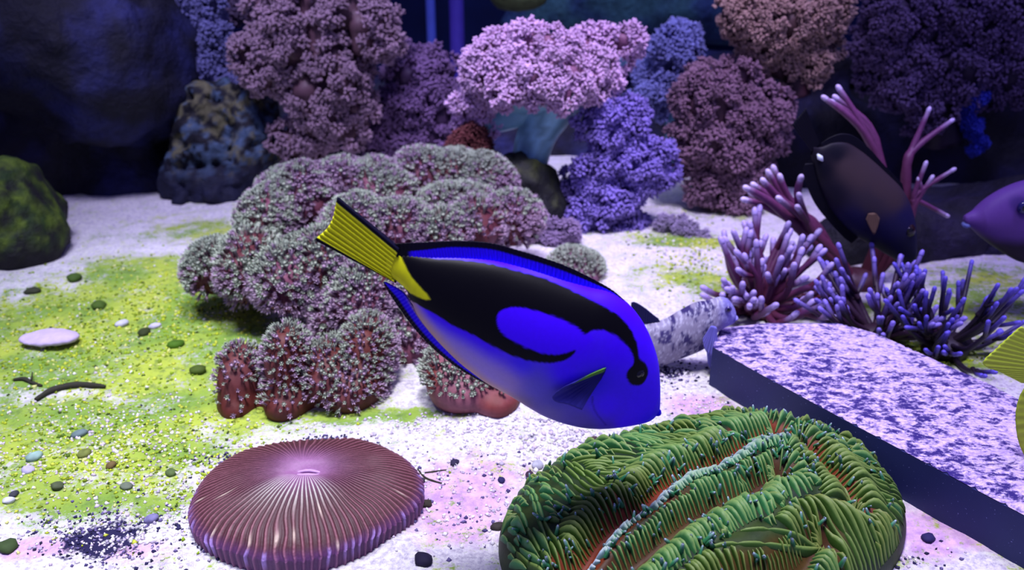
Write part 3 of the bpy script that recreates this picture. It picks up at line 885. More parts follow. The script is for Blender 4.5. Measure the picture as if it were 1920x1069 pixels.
# ------------------------------------------------------------------ brown surgeonfish
def build_brown():
    f = lambda x, y: (1460 + x * .3181, 180 + y * .3181)
    C = lambda L: [f(x, y) for x, y in L]
    T = Fish('surgeonfish', 'dark brown surgeonfish with a white tail spine among branching coral', 'fish', .72, .0185, (f(222, 320), f(795, 985)))
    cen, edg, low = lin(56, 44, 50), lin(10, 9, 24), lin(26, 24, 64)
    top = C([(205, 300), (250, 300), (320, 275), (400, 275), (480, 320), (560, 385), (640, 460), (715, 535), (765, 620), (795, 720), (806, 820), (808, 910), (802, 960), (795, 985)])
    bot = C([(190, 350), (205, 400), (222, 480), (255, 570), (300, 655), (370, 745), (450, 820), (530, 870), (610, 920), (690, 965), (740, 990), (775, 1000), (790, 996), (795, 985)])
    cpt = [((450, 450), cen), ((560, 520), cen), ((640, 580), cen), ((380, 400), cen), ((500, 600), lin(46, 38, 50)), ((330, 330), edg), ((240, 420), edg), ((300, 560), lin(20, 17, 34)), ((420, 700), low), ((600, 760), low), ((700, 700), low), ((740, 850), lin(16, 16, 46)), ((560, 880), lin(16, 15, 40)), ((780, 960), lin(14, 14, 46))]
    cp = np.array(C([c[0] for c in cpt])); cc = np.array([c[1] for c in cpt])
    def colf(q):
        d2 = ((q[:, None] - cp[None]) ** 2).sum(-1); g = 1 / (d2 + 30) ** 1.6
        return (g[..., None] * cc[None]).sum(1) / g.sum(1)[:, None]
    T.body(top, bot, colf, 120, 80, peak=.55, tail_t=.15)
    dk = lambda q, u, v: lin(9, 8, 22) + 0 * np.c_[q, q[:, 0]]
    T.fin('dorsal_fin', C([(245, 285), (290, 250), (370, 222), (450, 238), (540, 315), (620, 405), (690, 475), (730, 520)]), C([(260, 302), (330, 290), (400, 292), (480, 335), (560, 400), (640, 475), (700, 535), (740, 575)]), dk, nu=60, nv=10, rays=18)
    T.fin('anal_fin', C([(155, 400), (148, 450), (170, 540), (220, 645), (300, 745), (380, 830), (430, 870)]), C([(205, 395), (222, 460), (250, 545), (300, 640), (370, 735), (430, 795), (470, 830)]), dk, nu=60, nv=10, rays=18)
    T.fin('tail_fin', C([(160, 72), (130, 108), (105, 135), (78, 172)]), C([(245, 290), (235, 300), (222, 312), (200, 330)]), dk, nu=40, nv=16, rays=8)
    T.fin('pectoral_fin', C([(465, 690), (485, 735), (512, 780), (532, 740), (545, 685)]), C([(478, 660), (486, 657), (500, 655), (514, 655), (526, 660)]), lambda q, u, v: lin(98, 76, 66) + 0 * np.c_[q, q[:, 0]], dy=-.0190, nu=24, nv=10, rays=6)
    a = T.W([f(218, 336), f(232, 356), f(248, 376)]) + [0, -.005, 0]
    V, F = tube(a, [.0008, .0026, .0008], 8)
    obj('tail_spine', V, F, m_fish, T.root, col=lin(225, 235, 245))
    T.eye(*f(725, 772), 15, .0118, iris=(34, 18, 20), pupil=(6, 5, 8))
    V = IV2 * [.003, .004, .003] + T.W([f(792, 985)])[0]
    obj('mouth', V, IF2, m_fish, T.root, col=lin(14, 14, 40))
build_brown()

# ------------------------------------------------------------------ mauve fish entering at right
def build_mauve():
    f = lambda x, y: (1460 + x * .3181, 180 + y * .3181)
    C = lambda L: [f(x, y) for x, y in L]
    T = Fish('wrasse', 'mauve fish whose pointed head enters from the right edge', 'fish', .70, .024, (f(2350, 800), f(1092, 735)))
    top = C([(2350, 740), (2250, 690), (2050, 560), (1800, 480), (1600, 470), (1446, 502), (1380, 524), (1300, 562), (1225, 612), (1160, 670), (1120, 692), (1098, 706), (1092, 722), (1092, 735)])
    bot = C([(2350, 860), (2250, 910), (2050, 1010), (1800, 1060), (1600, 1040), (1446, 985), (1380, 960), (1290, 905), (1200, 840), (1150, 795), (1125, 775), (1105, 768), (1094, 752), (1092, 735)])
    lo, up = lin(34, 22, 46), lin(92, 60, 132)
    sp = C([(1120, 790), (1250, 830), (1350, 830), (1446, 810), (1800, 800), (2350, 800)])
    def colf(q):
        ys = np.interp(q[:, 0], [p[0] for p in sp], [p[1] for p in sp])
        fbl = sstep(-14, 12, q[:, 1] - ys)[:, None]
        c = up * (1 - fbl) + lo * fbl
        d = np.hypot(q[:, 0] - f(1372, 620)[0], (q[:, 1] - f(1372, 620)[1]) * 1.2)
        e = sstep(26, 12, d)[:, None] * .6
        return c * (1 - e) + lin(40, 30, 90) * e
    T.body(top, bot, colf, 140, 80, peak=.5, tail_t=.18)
    dk = lambda q, u, v: lin(64, 50, 130) + 0 * np.c_[q, q[:, 0]]
    T.fin('tail_fin', C([(2560, 660), (2540, 800), (2560, 940)]), C([(2340, 745), (2330, 800), (2340, 855)]), dk, nu=30, nv=12, rays=8)
    T.fin('dorsal_fin', C([(1620, 440), (1800, 400), (2050, 470), (2230, 600)]), C([(1600, 480), (1800, 490), (2050, 575), (2230, 690)]), dk, nu=40, nv=8, rays=16)
    T.fin('anal_fin', C([(1800, 1130), (2000, 1110), (2200, 1000)]), C([(1780, 1055), (2000, 1020), (2200, 930)]), dk, nu=40, nv=8, rays=16)
    T.eye(*f(1378, 622), 13, .0182, iris=(28, 24, 90), pupil=(5, 5, 12))
    V = IV2 * [.004, .005, .003] + T.W([f(1106, 758)])[0]
    obj('lips', V, IF2, m_fish, T.root, col=lin(110, 120, 190))
build_mauve()

# ------------------------------------------------------------------ mottled goby
def build_goby():
    f = lambda x, y: (1170 + x * .1684, 540 + y * .1684)
    C = lambda L: [f(x, y) for x, y in L]
    T = Fish('goby', 'mottled grey white goby resting on the corner of the slab', 'fish', .600, .0125, ((1085, 668), f(1242, 300)))
    top = [(1085, 655), (1120, 640), (1170, 622)] + C([(260, 400), (450, 365), (620, 270), (800, 175), (930, 150), (1020, 120), (1080, 105), (1150, 120), (1205, 180), (1236, 240), (1244, 300)])
    bot = [(1085, 680), (1120, 690), (1170, 692)] + C([(260, 870), (420, 850), (600, 780), (760, 720), (900, 650), (980, 560), (1040, 470), (1120, 425), (1190, 395), (1225, 370), (1240, 335), (1244, 300)])
    def colf(q):
        p3 = np.c_[q, np.zeros(len(q))]
        n = fbm(p3, .16, 3, 3); n2 = fbm(p3, .05, 2, 9)
        c = lin(140, 134, 158) + 0 * p3
        d = sstep(-.05, .35, n2 + .7 * n)[:, None]; c = c * (1 - d) + lin(58, 50, 100) * d
        wv = sstep(.15, .55, fbm(p3, .30, 2, 12))[:, None] * .75; c = c * (1 - wv) + lin(190, 188, 210) * wv
        hd = sstep(1335, 1365, q[:, 0])[:, None] * .55; c = c * (1 - hd) + lin(110, 106, 206) * hd
        return c
    T.body(top, bot, colf, 160, 80, peak=.7, tail_t=.25, power=.8)
    fc = lambda q, u, v: (lin(28, 28, 74) * (1 - .3 * np.sin(u * 40)[:, None] ** 2) + 0 * np.c_[q, q[:, 0]])
    T.fin('dorsal_fin', C([(80, 160), (130, 160), (230, 220), (330, 300), (385, 340)]), C([(60, 430), (150, 400), (240, 395), (330, 385), (400, 372)]), fc, nu=50, nv=14, rays=9)
    fl = lambda q, u, v: (lin(128, 124, 214) * (1 - .35 * (np.sin(u * 44)[:, None] > .2)) + 0 * np.c_[q, q[:, 0]])
    T.fin('pectoral_fin', C([(830, 480), (850, 580), (900, 650), (960, 660), (1000, 610)]), C([(920, 340), (935, 338), (955, 340), (970, 345), (985, 355)]), fl, dy=-.0150, nu=40, nv=14, rays=9)
    T.fin('pelvic_fin', C([(905, 780), (940, 850), (975, 800), (1000, 690)]), C([(890, 620), (925, 600), (960, 580), (990, 560)]), fl, dy=-.009, nu=30, nv=12, rays=6)
    T.fin('tail_fin', [(1035, 640), (1025, 668), (1035, 696)], [(1090, 655), (1085, 668), (1090, 682)], fl, nu=24, nv=8, rays=6)
    T.eye(*f(1135, 195), 6.5, .0080, iris=(60, 50, 110), pupil=(14, 12, 40))
    V = IV2 * [.0028, .0046, .0020] + T.W([f(1232, 330)])[0]
    obj('mouth', V, IF2, m_fish, T.root, col=lin(150, 146, 226))
build_goby()

# ------------------------------------------------------------------ yellow fish leaving at the right edge
def build_yellow():
    T = Fish('yellow_tang', 'yellow green fish leaving the picture at the right edge, only fins showing', 'fish', .42, .014, ((1985, 690), (2330, 790)))
    yc = lin(196, 218, 66)
    T.body([(1985, 660), (2030, 620), (2120, 560), (2220, 590), (2290, 690), (2320, 760), (2330, 790)], [(1985, 735), (2020, 790), (2110, 880), (2220, 890), (2290, 840), (2318, 808), (2330, 790)],
           lambda q: yc + 0 * np.c_[q, q[:, 0]], 90, 60, peak=.55, tail_t=.2)
    fc = lambda q, u, v: yc * (.90 + .10 * np.sin(u * 90) * v)[:, None] + 0 * np.c_[q, q[:, 0]]
    T.fin('tail_fin', [(1915, 612), (1900, 624), (1870, 652), (1843, 682), (1880, 700), (1915, 718)], [(2000, 660), (1995, 672), (1990, 685), (1988, 697), (1990, 710), (1996, 722)], fc, nu=90, nv=30, rays=16, th=.0007)
    T.fin('anal_fin', [(1940, 708), (1916, 735), (1905, 770), (1906, 810), (1916, 845), (1940, 880), (1985, 900), (2060, 900)], [(2000, 730), (2008, 752), (2020, 775), (2036, 800), (2055, 825), (2075, 845), (2095, 865), (2110, 876)], fc, nu=90, nv=24, rays=20, th=.0007)
    T.fin('dorsal_fin', [(2010, 590), (2060, 530), (2140, 500), (2220, 530)], [(2025, 622), (2075, 588), (2130, 565), (2210, 586)], fc, nu=60, nv=12, rays=16, th=.0007)
    T.eye(2270, 730, 14, .009, iris=(60, 60, 20))
build_yellow()

# ================================================================== PLATE CORAL
def build_plate():
    c = np.array([-.1290, .4190, 0.0]); RX, RY, H = .0705, .0590, .0295
    t = thing('plate_coral', 'round purple brown plate coral with radiating ridges in the lower left', 'coral', c)
    nr, nt = 150, 1100
    al = np.linspace(0, 1, nr) * math.pi * .60; th = np.linspace(0, 2 * math.pi, nt, endpoint=False)
    AL, TH = np.meshgrid(al, th, indexing='ij')
    R = AL / al[-1]
    wob = 1 + .020 * np.sin(3 * TH + .6) + .014 * np.sin(5 * TH + 2)
    RR = np.sin(AL) ** 1.0; ZZ = np.where(AL < math.pi / 2, np.abs(np.cos(AL)) ** 1.25, np.cos(AL) * 1.0)
    ph = TH + .16 * (1 - R) * np.sin(2 * TH) + .05 * fbm(np.stack([np.cos(TH) * 2, np.sin(TH) * 2, R * 2], -1), 1.5, 2, 3)
    n1 = 92
    a1 = .5 + .5 * np.cos(n1 * ph); a2 = .5 + .5 * np.cos(2 * n1 * ph)
    rid = a1 ** 1.5 * .7 + a2 ** 1.5 * .3 * sstep(.30, .65, R)
    rid = rid * (.55 + .45 * sstep(.05, .2, R))
    amp = .0021 * sstep(.03, .25, R)
    ser = .84 + .16 * fbm(np.stack([np.cos(ph) * 30, np.sin(ph) * 30, R * 40], -1), 1.0, 2, 8)
    X = RR * np.cos(TH) * RX * wob; Y = RR * np.sin(TH) * RY * wob
    Z = .0085 + (H - .0085) * ZZ - .010 * sstep(math.pi / 2, math.pi * .60, AL)
    Z -= .006 * np.exp(-((X - .002) / .013) ** 2 - (Y / .0055) ** 2)
    Z += .0014 * fbm(np.stack([X, Y, 0 * X], -1), 40, 3, 5)
    dsp = amp * rid * ser
    sn = np.sin(AL) ** 2
    X += dsp * np.cos(TH) * sn; Y += dsp * np.sin(TH) * sn; Z += dsp * (1 - sn)
    V = np.stack([X, Y, Z], -1).reshape(-1, 3)
    i = np.arange(nr * nt).reshape(nr, nt); j = np.roll(i, -1, 1)
    F = np.stack([i[:-1], i[1:], j[1:], j[:-1]], -1).reshape(-1, 4)
    lowc, hic = lin(72, 34, 40), lin(140, 88, 98)
    ridc = sstep(.15, .85, rid * ser)[..., None]
    C = lowc * (1 - ridc) + hic * ridc
    k = np.floor(ph * n1 / (2 * math.pi) + .5).astype(int) % n1
    rr = np.random.default_rng(3)
    rimp = rr.random(n1) < .30; midp = rr.random(n1) < .22; m0 = rr.uniform(.35, .75, n1)
    pale = rimp[k] * sstep(.66, .74, R) * sstep(.92, .86, R) * (.4 + .6 * _hash(k, k * 3, k * 0, 5)) * sstep(.45, .8, a1)
    C = C * (1 - .85 * pale[..., None]) + lin(186, 160, 230) * .85 * pale[..., None]
    mid = midp[k] * np.exp(-((R - m0[k]) / .05) ** 2) * sstep(.5, .9, a1) * (np.sin(TH) < -.2)
    C = C * (1 - .8 * mid[..., None]) + lin(212, 190, 170) * .8 * mid[..., None]
    # pale septa below the mouth and a lilac centre
    fr = np.exp(-((R - .18) / .14) ** 2) * sstep(.55, .9, -np.sin(TH)) * sstep(.4, .8, a1)
    C = C * (1 - .85 * fr[..., None]) + lin(206, 206, 190) * .85 * fr[..., None]
    ctr = np.exp(-(R / .16) ** 2)[..., None] * .55
    C = C * (1 - ctr) + lin(196, 136, 196) * ctr
    ed = (sstep(.60, .80, R) * .35)[..., None]
    C = C * (1 - ed) + lin(118, 72, 150) * ed
    obj('disc', V, F, mat_vcol('plate_coral_skin', .55, 500, .25, .3, .35, .0005), t, col=C.reshape(-1, 3))
    # mouth slit lips
    for s in (-1, 1):
        path = [(x, s * (.0022 * math.cos(x / .011 * 1.4)) - .000, H - .0045 - .0012 * abs(x) / .01) for x in np.linspace(-.010, .012, 9)]
        path = [(x + .002, y, z) for x, y, z in path]
        V, F = tube(path, .0012 * np.sin(np.linspace(.3, 2.84, 9)), 6)
        obj('mouth_lip', V, F, VC, t, col=lin(190, 150, 196))
build_plate()

# ================================================================== GREEN BRAIN CORAL
def build_brain():
    c = np.array([.1165, .394]); ang = math.radians(25); A, B, H = .127, .090, .046
    ca, sa = math.cos(ang), math.sin(ang)
    root = thing('brain_coral', 'large green brain coral with red brown valleys in the foreground', 'coral', (c[0], c[1], 0))
    def loc(p):
        d = np.asarray(p, float)[..., :2] - c
        return np.stack([d[..., 0] * ca + d[..., 1] * sa, -d[..., 0] * sa + d[..., 1] * ca], -1)
    valleys_px = [[(950, 1110), (1010, 1060), (1070, 1022), (1130, 985), (1200, 936), (1260, 897), (1330, 862), (1400, 830), (1462, 806)],
                  [(1500, 822), (1540, 850), (1580, 880), (1614, 912)],
                  [(1130, 1080), (1190, 1030), (1270, 975), (1340, 940), (1420, 905), (1470, 880)],
                  [(1330, 1080), (1420, 1040), (1500, 1005), (1560, 975)]]
    VL = []
    for v in valleys_px:
        w_ = smooth_poly([G(x, y, .046)[:2] for x, y in v], 12, False)
        w_ = w_ + .0030 * np.stack([noise(np.c_[w_, 0 * w_[:, 0]], 55, 4), noise(np.c_[w_, 0 * w_[:, 0]], 55, 9)], 1)
        VL.append(w_)
    def vdist(p):
        D = []
        for v in VL:
            e0, e1 = v[:-1], v[1:]
            ee = e1 - e0; q = p[:, None] - e0[None]
            t = np.clip((q * ee[None]).sum(-1) / (ee * ee).sum(-1)[None], 0, 1)
            D.append(np.sqrt((((q - t[..., None] * ee[None]) ** 2).sum(-1)).min(1)))
        return np.array(D)
    def rad(p):
        a = loc(p); th = np.arctan2(a[..., 1] / B, a[..., 0] / A)
        k = 1 + .05 * np.sin(2 * th + .8) + .03 * np.sin(3 * th + 1.5)
        return ((np.abs(a[..., 0]) / A) ** 2.5 + (np.abs(a[..., 1]) / B) ** 2.5) ** (1 / 2.5) / k
    def height(p):
        r = np.clip(rad(p), 0, 1)
        h = H * (1 - r ** 3.0) ** .5
        d = vdist(p).min(0)
        h = h - .0075 * np.exp(-(d / .0060) ** 2) * sstep(1, .8, r) + .0035 * np.exp(-((d - .016) / .008) ** 2) * sstep(1, .7, r)
        p3 = np.c_[p, np.zeros(len(p))]
        return h + .0025 * fbm(p3, 40, 2, 3) * sstep(1, .8, r)
    nr, nt = 130, 260
    r = np.sin(np.linspace(0, 1, nr) * math.pi / 2) ; th = np.linspace(0, 2 * math.pi, nt, endpoint=False)
    R, TH = np.meshgrid(r, th, indexing='ij')
    k = 1 + .05 * np.sin(2 * TH + .8) + .03 * np.sin(3 * TH + 1.5)
    # invert the superellipse
    ct, st = np.cos(TH), np.sin(TH)
    s_ = (np.abs(ct) ** 2.5 + np.abs(st) ** 2.5) ** (-1 / 2.5) * k * R
    a = s_ * ct * A; b = s_ * st * B
    W = np.stack([c[0] + a * ca - b * sa, c[1] + a * sa + b * ca], -1).reshape(-1, 2)
    Z = height(W); Z[np.repeat(r, nt) > .999] = -.004
    d = vdist(W).min(0)
    red = sstep(.0150, .0090, d + .003 * noise(np.c_[W, 0 * d], 70, 8))[:, None]
    n = sstep(-.3, .4, fbm(np.c_[W, 0 * d], 55, 3, 4))[:, None]
    red = red * np.where(np.argmin(vdist(W), 0) < 2, 1.0, .35)[:, None]
    colr = (lin(24, 44, 22) * (1 - n) + lin(50, 66, 26) * n) * (1 - red) + lin(112, 44, 18) * red
    i = np.arange(nr * nt).reshape(nr, nt); j = np.roll(i, -1, 1)
    F = np.stack([i[:-1], i[1:], j[1:], j[:-1]], -1).reshape(-1, 4)
    V = np.c_[W - c, Z]
    obj('flesh', V, F, mat_vcol('brain_flesh', .55, 300, .3, .3, .2, .0006), root, col=colr)
    # septa: each a thin curved fin from a valley outward over the ridge
    m_sep = mat_vcol('septum_skin', .50, 350, .25, .2, .22, .0004)
    strips = []
    rg = np.random.default_rng(5)
    for vi, v in enumerate(VL):
        l = np.r_[0, np.cumsum(np.hypot(*np.diff(v, axis=0).T))]
        ns = int(l[-1] / .0029)
        for side in (-1, 1):
            seeds = []
            for s in np.linspace(0, l[-1], ns):
                p = np.array([np.interp(s, l, v[:, 0]), np.interp(s, l, v[:, 1])])
                q = np.array([np.interp(s + .003, l, v[:, 0]), np.interp(s + .003, l, v[:, 1])]) - np.array([np.interp(s - .003, l, v[:, 0]), np.interp(s - .003, l, v[:, 1])])
                q /= np.linalg.norm(q); seeds.append((p, np.array([-q[1], q[0]]) * side))
            for p, nd in (seeds[0], seeds[-1]):        # fan round the ends
                q = np.array([nd[1], -nd[0]]) * side * (1 if p is seeds[-1][0] else -1)
                for f in np.linspace(.15, 1.0, 7):
                    aa = f * math.pi / 2
                    seeds.append((p, nd * math.cos(aa) + q * math.sin(aa)))
            bend = (.020, -.016, .014, .012)[vi] * side
            for p, nd in seeds:
                pts = []; dirv = nd.copy(); x = p + nd * .0016
                for stp in range(60):
                    if rad(x[None])[0] > .992: break
                    dv = vdist(x[None])[:, 0]
                    if stp > 1 and dv.min() < dv[vi] - .0012: break
                    pts.append(x.copy())
                    ro = bend * (1 if stp < 14 else 0) + .05 * noise(np.array([[x[0], x[1], 0]]), 28, 2)[0]
                    dirv = np.array([dirv[0] * math.cos(ro) - dirv[1] * math.sin(ro), dirv[0] * math.sin(ro) + dirv[1] * math.cos(ro)])
                    x = x + dirv * .0030
                if len(pts) >= 3:
                    strips.append((np.array(pts), rg.random(), vi, side))
    # drop lines that run into an earlier one, then fill bare flanks from the rim inwards
    occ = {}
    def near(q, own, rr=.0017):
        k = (int(q[0] // .002), int(q[1] // .002))
        for dx in (-1, 0, 1):
            for dy in (-1, 0, 1):
                for (o, z) in occ.get((k[0] + dx, k[1] + dy), ()):
                    if o != own and (z[0] - q[0]) ** 2 + (z[1] - q[1]) ** 2 < rr * rr: return True
        return False
    def put(q, own):
        occ.setdefault((int(q[0] // .002), int(q[1] // .002)), []).append((own, q))
    def dense(pts):
        return [(a * (1 - f) + b * f) for a, b in zip(pts[:-1], pts[1:]) for f in (0, .5)]
    good = []
    for sid, (pts, rn, vi, side) in enumerate(strips):
        n = len(pts)
        for k, q in enumerate(pts):
            if k > 2 and near(q, sid): n = k; break
        if n >= 3:
            pts = pts[:n]; good.append((pts, rn, vi, side))
            for q in dense(pts): put(q, sid)
    eps = 1e-4
    for k, aa in enumerate(np.linspace(0, 2 * math.pi, 300, endpoint=False)):
        lo_, hi_ = 0.0, .3
        u = np.array([math.cos(aa) * ca - math.sin(aa) * sa, math.cos(aa) * sa + math.sin(aa) * ca])
        for _ in range(24):
            md = (lo_ + hi_) / 2
            if rad((c + u * md)[None])[0] < .985: lo_ = md
            else: hi_ = md
        x = c + u * lo_; pts = []
        for stp in range(30):
            if near(x, -k - 1, .0021) or vdist(x[None]).min() < .004: break
            pts.append(x.copy())
            g = np.array([rad((x + [eps, 0])[None])[0] - rad((x - [eps, 0])[None])[0], rad((x + [0, eps])[None])[0] - rad((x - [0, eps])[None])[0]])
            x = x - g / np.linalg.norm(g) * .003
        if len(pts) >= 3:
            pts = np.array(pts[::-1]); good.append((pts, rg.random(), 1, 1))
            for q in dense(pts): put(q, -k - 1)
    def gradv(x):
        f = lambda z: vdist(z[None]).min()
        g = np.array([f(x + [eps, 0]) - f(x - [eps, 0]), f(x + [0, eps]) - f(x - [0, eps])])
        return g / (np.linalg.norm(g) + 1e-12)
    gx, gy = np.meshgrid(np.arange(-.13, .13, .0026), np.arange(-.10, .10, .0026), indexing='ij')
    cand = c + np.stack([gx.ravel() * ca - gy.ravel() * sa, gx.ravel() * sa + gy.ravel() * ca], 1)
    cand = cand[(rad(cand) < .97) & (vdist(cand).min(0) > .003)]
    for k, x0 in enumerate(cand):
        own = 10 ** 6 + k
        if near(x0, own, .0024): continue
        line = [x0]
        for sg in (1, -1):
            x = x0.copy(); ext = []
            for stp in range(12):
                x = x + sg * gradv(x) * .003
                if rad(x[None])[0] > .985 or near(x, own, .0019) or vdist(x[None]).min() < .003: break
                ext.append(x.copy())
            line = (line + ext) if sg == 1 else (ext[::-1] + line)
        if len(line) >= 3:
            line = np.array(line); good.append((line, rg.random(), 2, 1))
            for q in dense(line): put(q, own)
    # tissue breaks the long lines into overlapping arcs
    strips = []
    for pts, rn, vi, side in good:
        a = 0; n = len(pts); first = True
        while a < n - 2:
            L = int(rg.integers(8, 15)) if first else int(rg.integers(4, 9))
            b = min(n, a + L)
            if n - b < 3: b = n
            strips.append((pts[a:b], rg.random(), vi, side, a))
            a = b - 1; first = False
    def strip_mesh(pts, rnd, vi, side, a0):
        n = len(pts)
        tt = np.linspace(0, 1, n)
        z = height(pts)
        T = np.gradient(pts, axis=0); T /= np.linalg.norm(T, axis=1)[:, None]
        N = np.stack([-T[:, 1], T[:, 0]], 1)
        dist = (a0 + np.arange(n)) * .003
        loc_ = np.arange(n) / (n - 1)
        arc = .62 + .5 * np.sin(np.pi * np.clip(loc_ * .9 + .05, 0, 1)) ** .7
        hgt = (.0030 * np.exp(-((dist - .010) / .008) ** 2) + .0022) * (.8 + .4 * rnd) * np.clip(dist / .004 + .35, 0, 1) * arc * (.75 + .5 * rg.random())
        wid = .00142 * (.85 + .3 * rnd) * np.clip(dist / .018 + .26, 0, 1)
        wid = wid * (.85 + .25 * arc); wid[-1] *= .45; hgt[-1] *= .45
        if a0: wid[0] *= .5; hgt[0] *= .5
        V = np.zeros((n, 5, 3))
        lean = .0010 * (rnd - .3)
        for q, (o, hh) in enumerate(((-1.0, -.0015), (-.60, .50), (0, 1.0), (.60, .50), (1.0, -.0015))):
            V[:, q, :2] = pts - c + N * (wid * o + (lean if q == 2 else lean * .5 if q in (1, 3) else 0))[:, None]
            V[:, q, 2] = z + (hgt * hh if hh > 0 else hh)
        i = np.arange(n * 5).reshape(n, 5)
        F = np.stack([i[:-1, :-1], i[:-1, 1:], i[1:, 1:], i[1:, :-1]], -1).reshape(-1, 4)
        big = sstep(-.35, .35, fbm(np.c_[pts.mean(0)[None], [[0.0]]], 18, 2, 6))[0]
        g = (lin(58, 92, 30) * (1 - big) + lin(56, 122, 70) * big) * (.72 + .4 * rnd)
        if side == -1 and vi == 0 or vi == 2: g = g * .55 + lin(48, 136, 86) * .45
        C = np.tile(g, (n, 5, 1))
        C[:, 0] *= .5; C[:, 4] *= .5  # shade between the septa put into the colour of their feet
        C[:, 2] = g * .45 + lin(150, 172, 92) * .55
        inner = np.exp(-(dist / .0075) ** 2)[:, None]
        if vi != 0 or side == 1:
            C[:, 2] = C[:, 2] * (1 - .3 * inner) + lin(140, 110, 50) * .3 * inner
        else:
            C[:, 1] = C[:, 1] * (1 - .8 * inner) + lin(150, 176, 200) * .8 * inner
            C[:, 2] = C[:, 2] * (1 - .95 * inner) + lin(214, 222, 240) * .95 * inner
        return V.reshape(-1, 3), F, C.reshape(-1, 3)
    order = sorted(range(len(strips)), key=lambda q: -len(strips[q][0]) / (strips[q][0][:, 1].mean() - .1))
    rest = [[], [], []]; off = 0
    for rank, q in enumerate(order):
        V, F, C = strip_mesh(*strips[q])
        if rank < 300:
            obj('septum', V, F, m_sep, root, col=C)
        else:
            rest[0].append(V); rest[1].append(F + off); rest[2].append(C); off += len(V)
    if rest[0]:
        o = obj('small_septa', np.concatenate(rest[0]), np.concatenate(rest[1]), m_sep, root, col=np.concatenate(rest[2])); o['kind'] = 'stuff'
    # stubby tentacles with white tips
    n = 5200
    p = np.stack([c[0] + rg.uniform(-.16, .16, n), c[1] + rg.uniform(-.12, .12, n)], 1)
    dv = vdist(p); k0 = rad(p)
    lower = loc(p)[:, 1] < 0.02
    keep = (k0 < .93) & ((rg.random(n) < np.where(lower & (dv[0] < .045), .42, .05)) | ((dv.min(0) < .010) & (rg.random(n) < .35)))
    keep &= dv.min(0) > .004
    p = p[keep]; z = height(p)
    TVv, TFf = tube([(0, 0, 0), (0, 0, .5), (0, 0, .85), (0, 0, 1.0)], [.20, .15, .11, .05], 5, False)
    TFf = np.array(TFf)
    TC = np.repeat(np.array([lin(40, 104, 60), lin(54, 130, 84), lin(120, 160, 150), lin(206, 212, 236)]), 5, 0)
    dr = np.c_[rg.normal(0, .45, (len(p), 2)), np.ones(len(p))] - [0.1, .35, 0]
    V, F, C = scatter_mesh(TVv, TFf, TC, np.c_[p - c, z + .0008], rots(dr), rg.uniform(.0040, .0080, len(p)))
    o = obj('tentacles', V, F, m_sep, root, col=C); o['kind'] = 'stuff'
    return len(strips)
print('septa', build_brain())

# ================================================================== LEATHER CORALS
def polyp_template():
    # short stem flaring into a small star of six tentacles
    V = []; C = []; F = []
    st, s = 5, 6
    for r, z, c in ((.13, 0, 0), (.11, .55, .35), (.19, .82, .75)):
        for k in range(s):
            a = 2 * math.pi * k / s; V.append((r * math.cos(a), r * math.sin(a), z)); C.append(c)
    for lv in range(2):
        for k in range(s):
            a = lv * s + k; b = lv * s + (k + 1) % s
            F += [(a, b, b + s), (a, b + s, a + s)]
    base = 2 * s
    V.append((0, 0, .82)); C.append(.55); ct = len(V) - 1
    for k in range(s):
        F.append((base + k, base + (k + 1) % s, ct))
    for k in range(s):
        a = 2 * math.pi * (k + .5) / s
        V.append((.31 * math.cos(a), .31 * math.sin(a), 1.08)); C.append(1.0)
        F.append((base + k, base + (k + 1) % s, len(V) - 1))
    V = np.array(V); C = np.array(C)
    return V, np.array(F), np.stack([C, C, C], 1)
PV, PF, PC = polyp_template()
m_pol = mat_tip('leather_polyp', lin(112, 56, 84), lin(206, 178, 208), .5, .5)
m_pol2 = mat_tip('leather_polyp_pale', lin(110, 66, 84), lin(200, 216, 192), .5, .5)
m_leath = mat_vcol('leather_flesh', .6, 160, .35, .35, .3, .001)

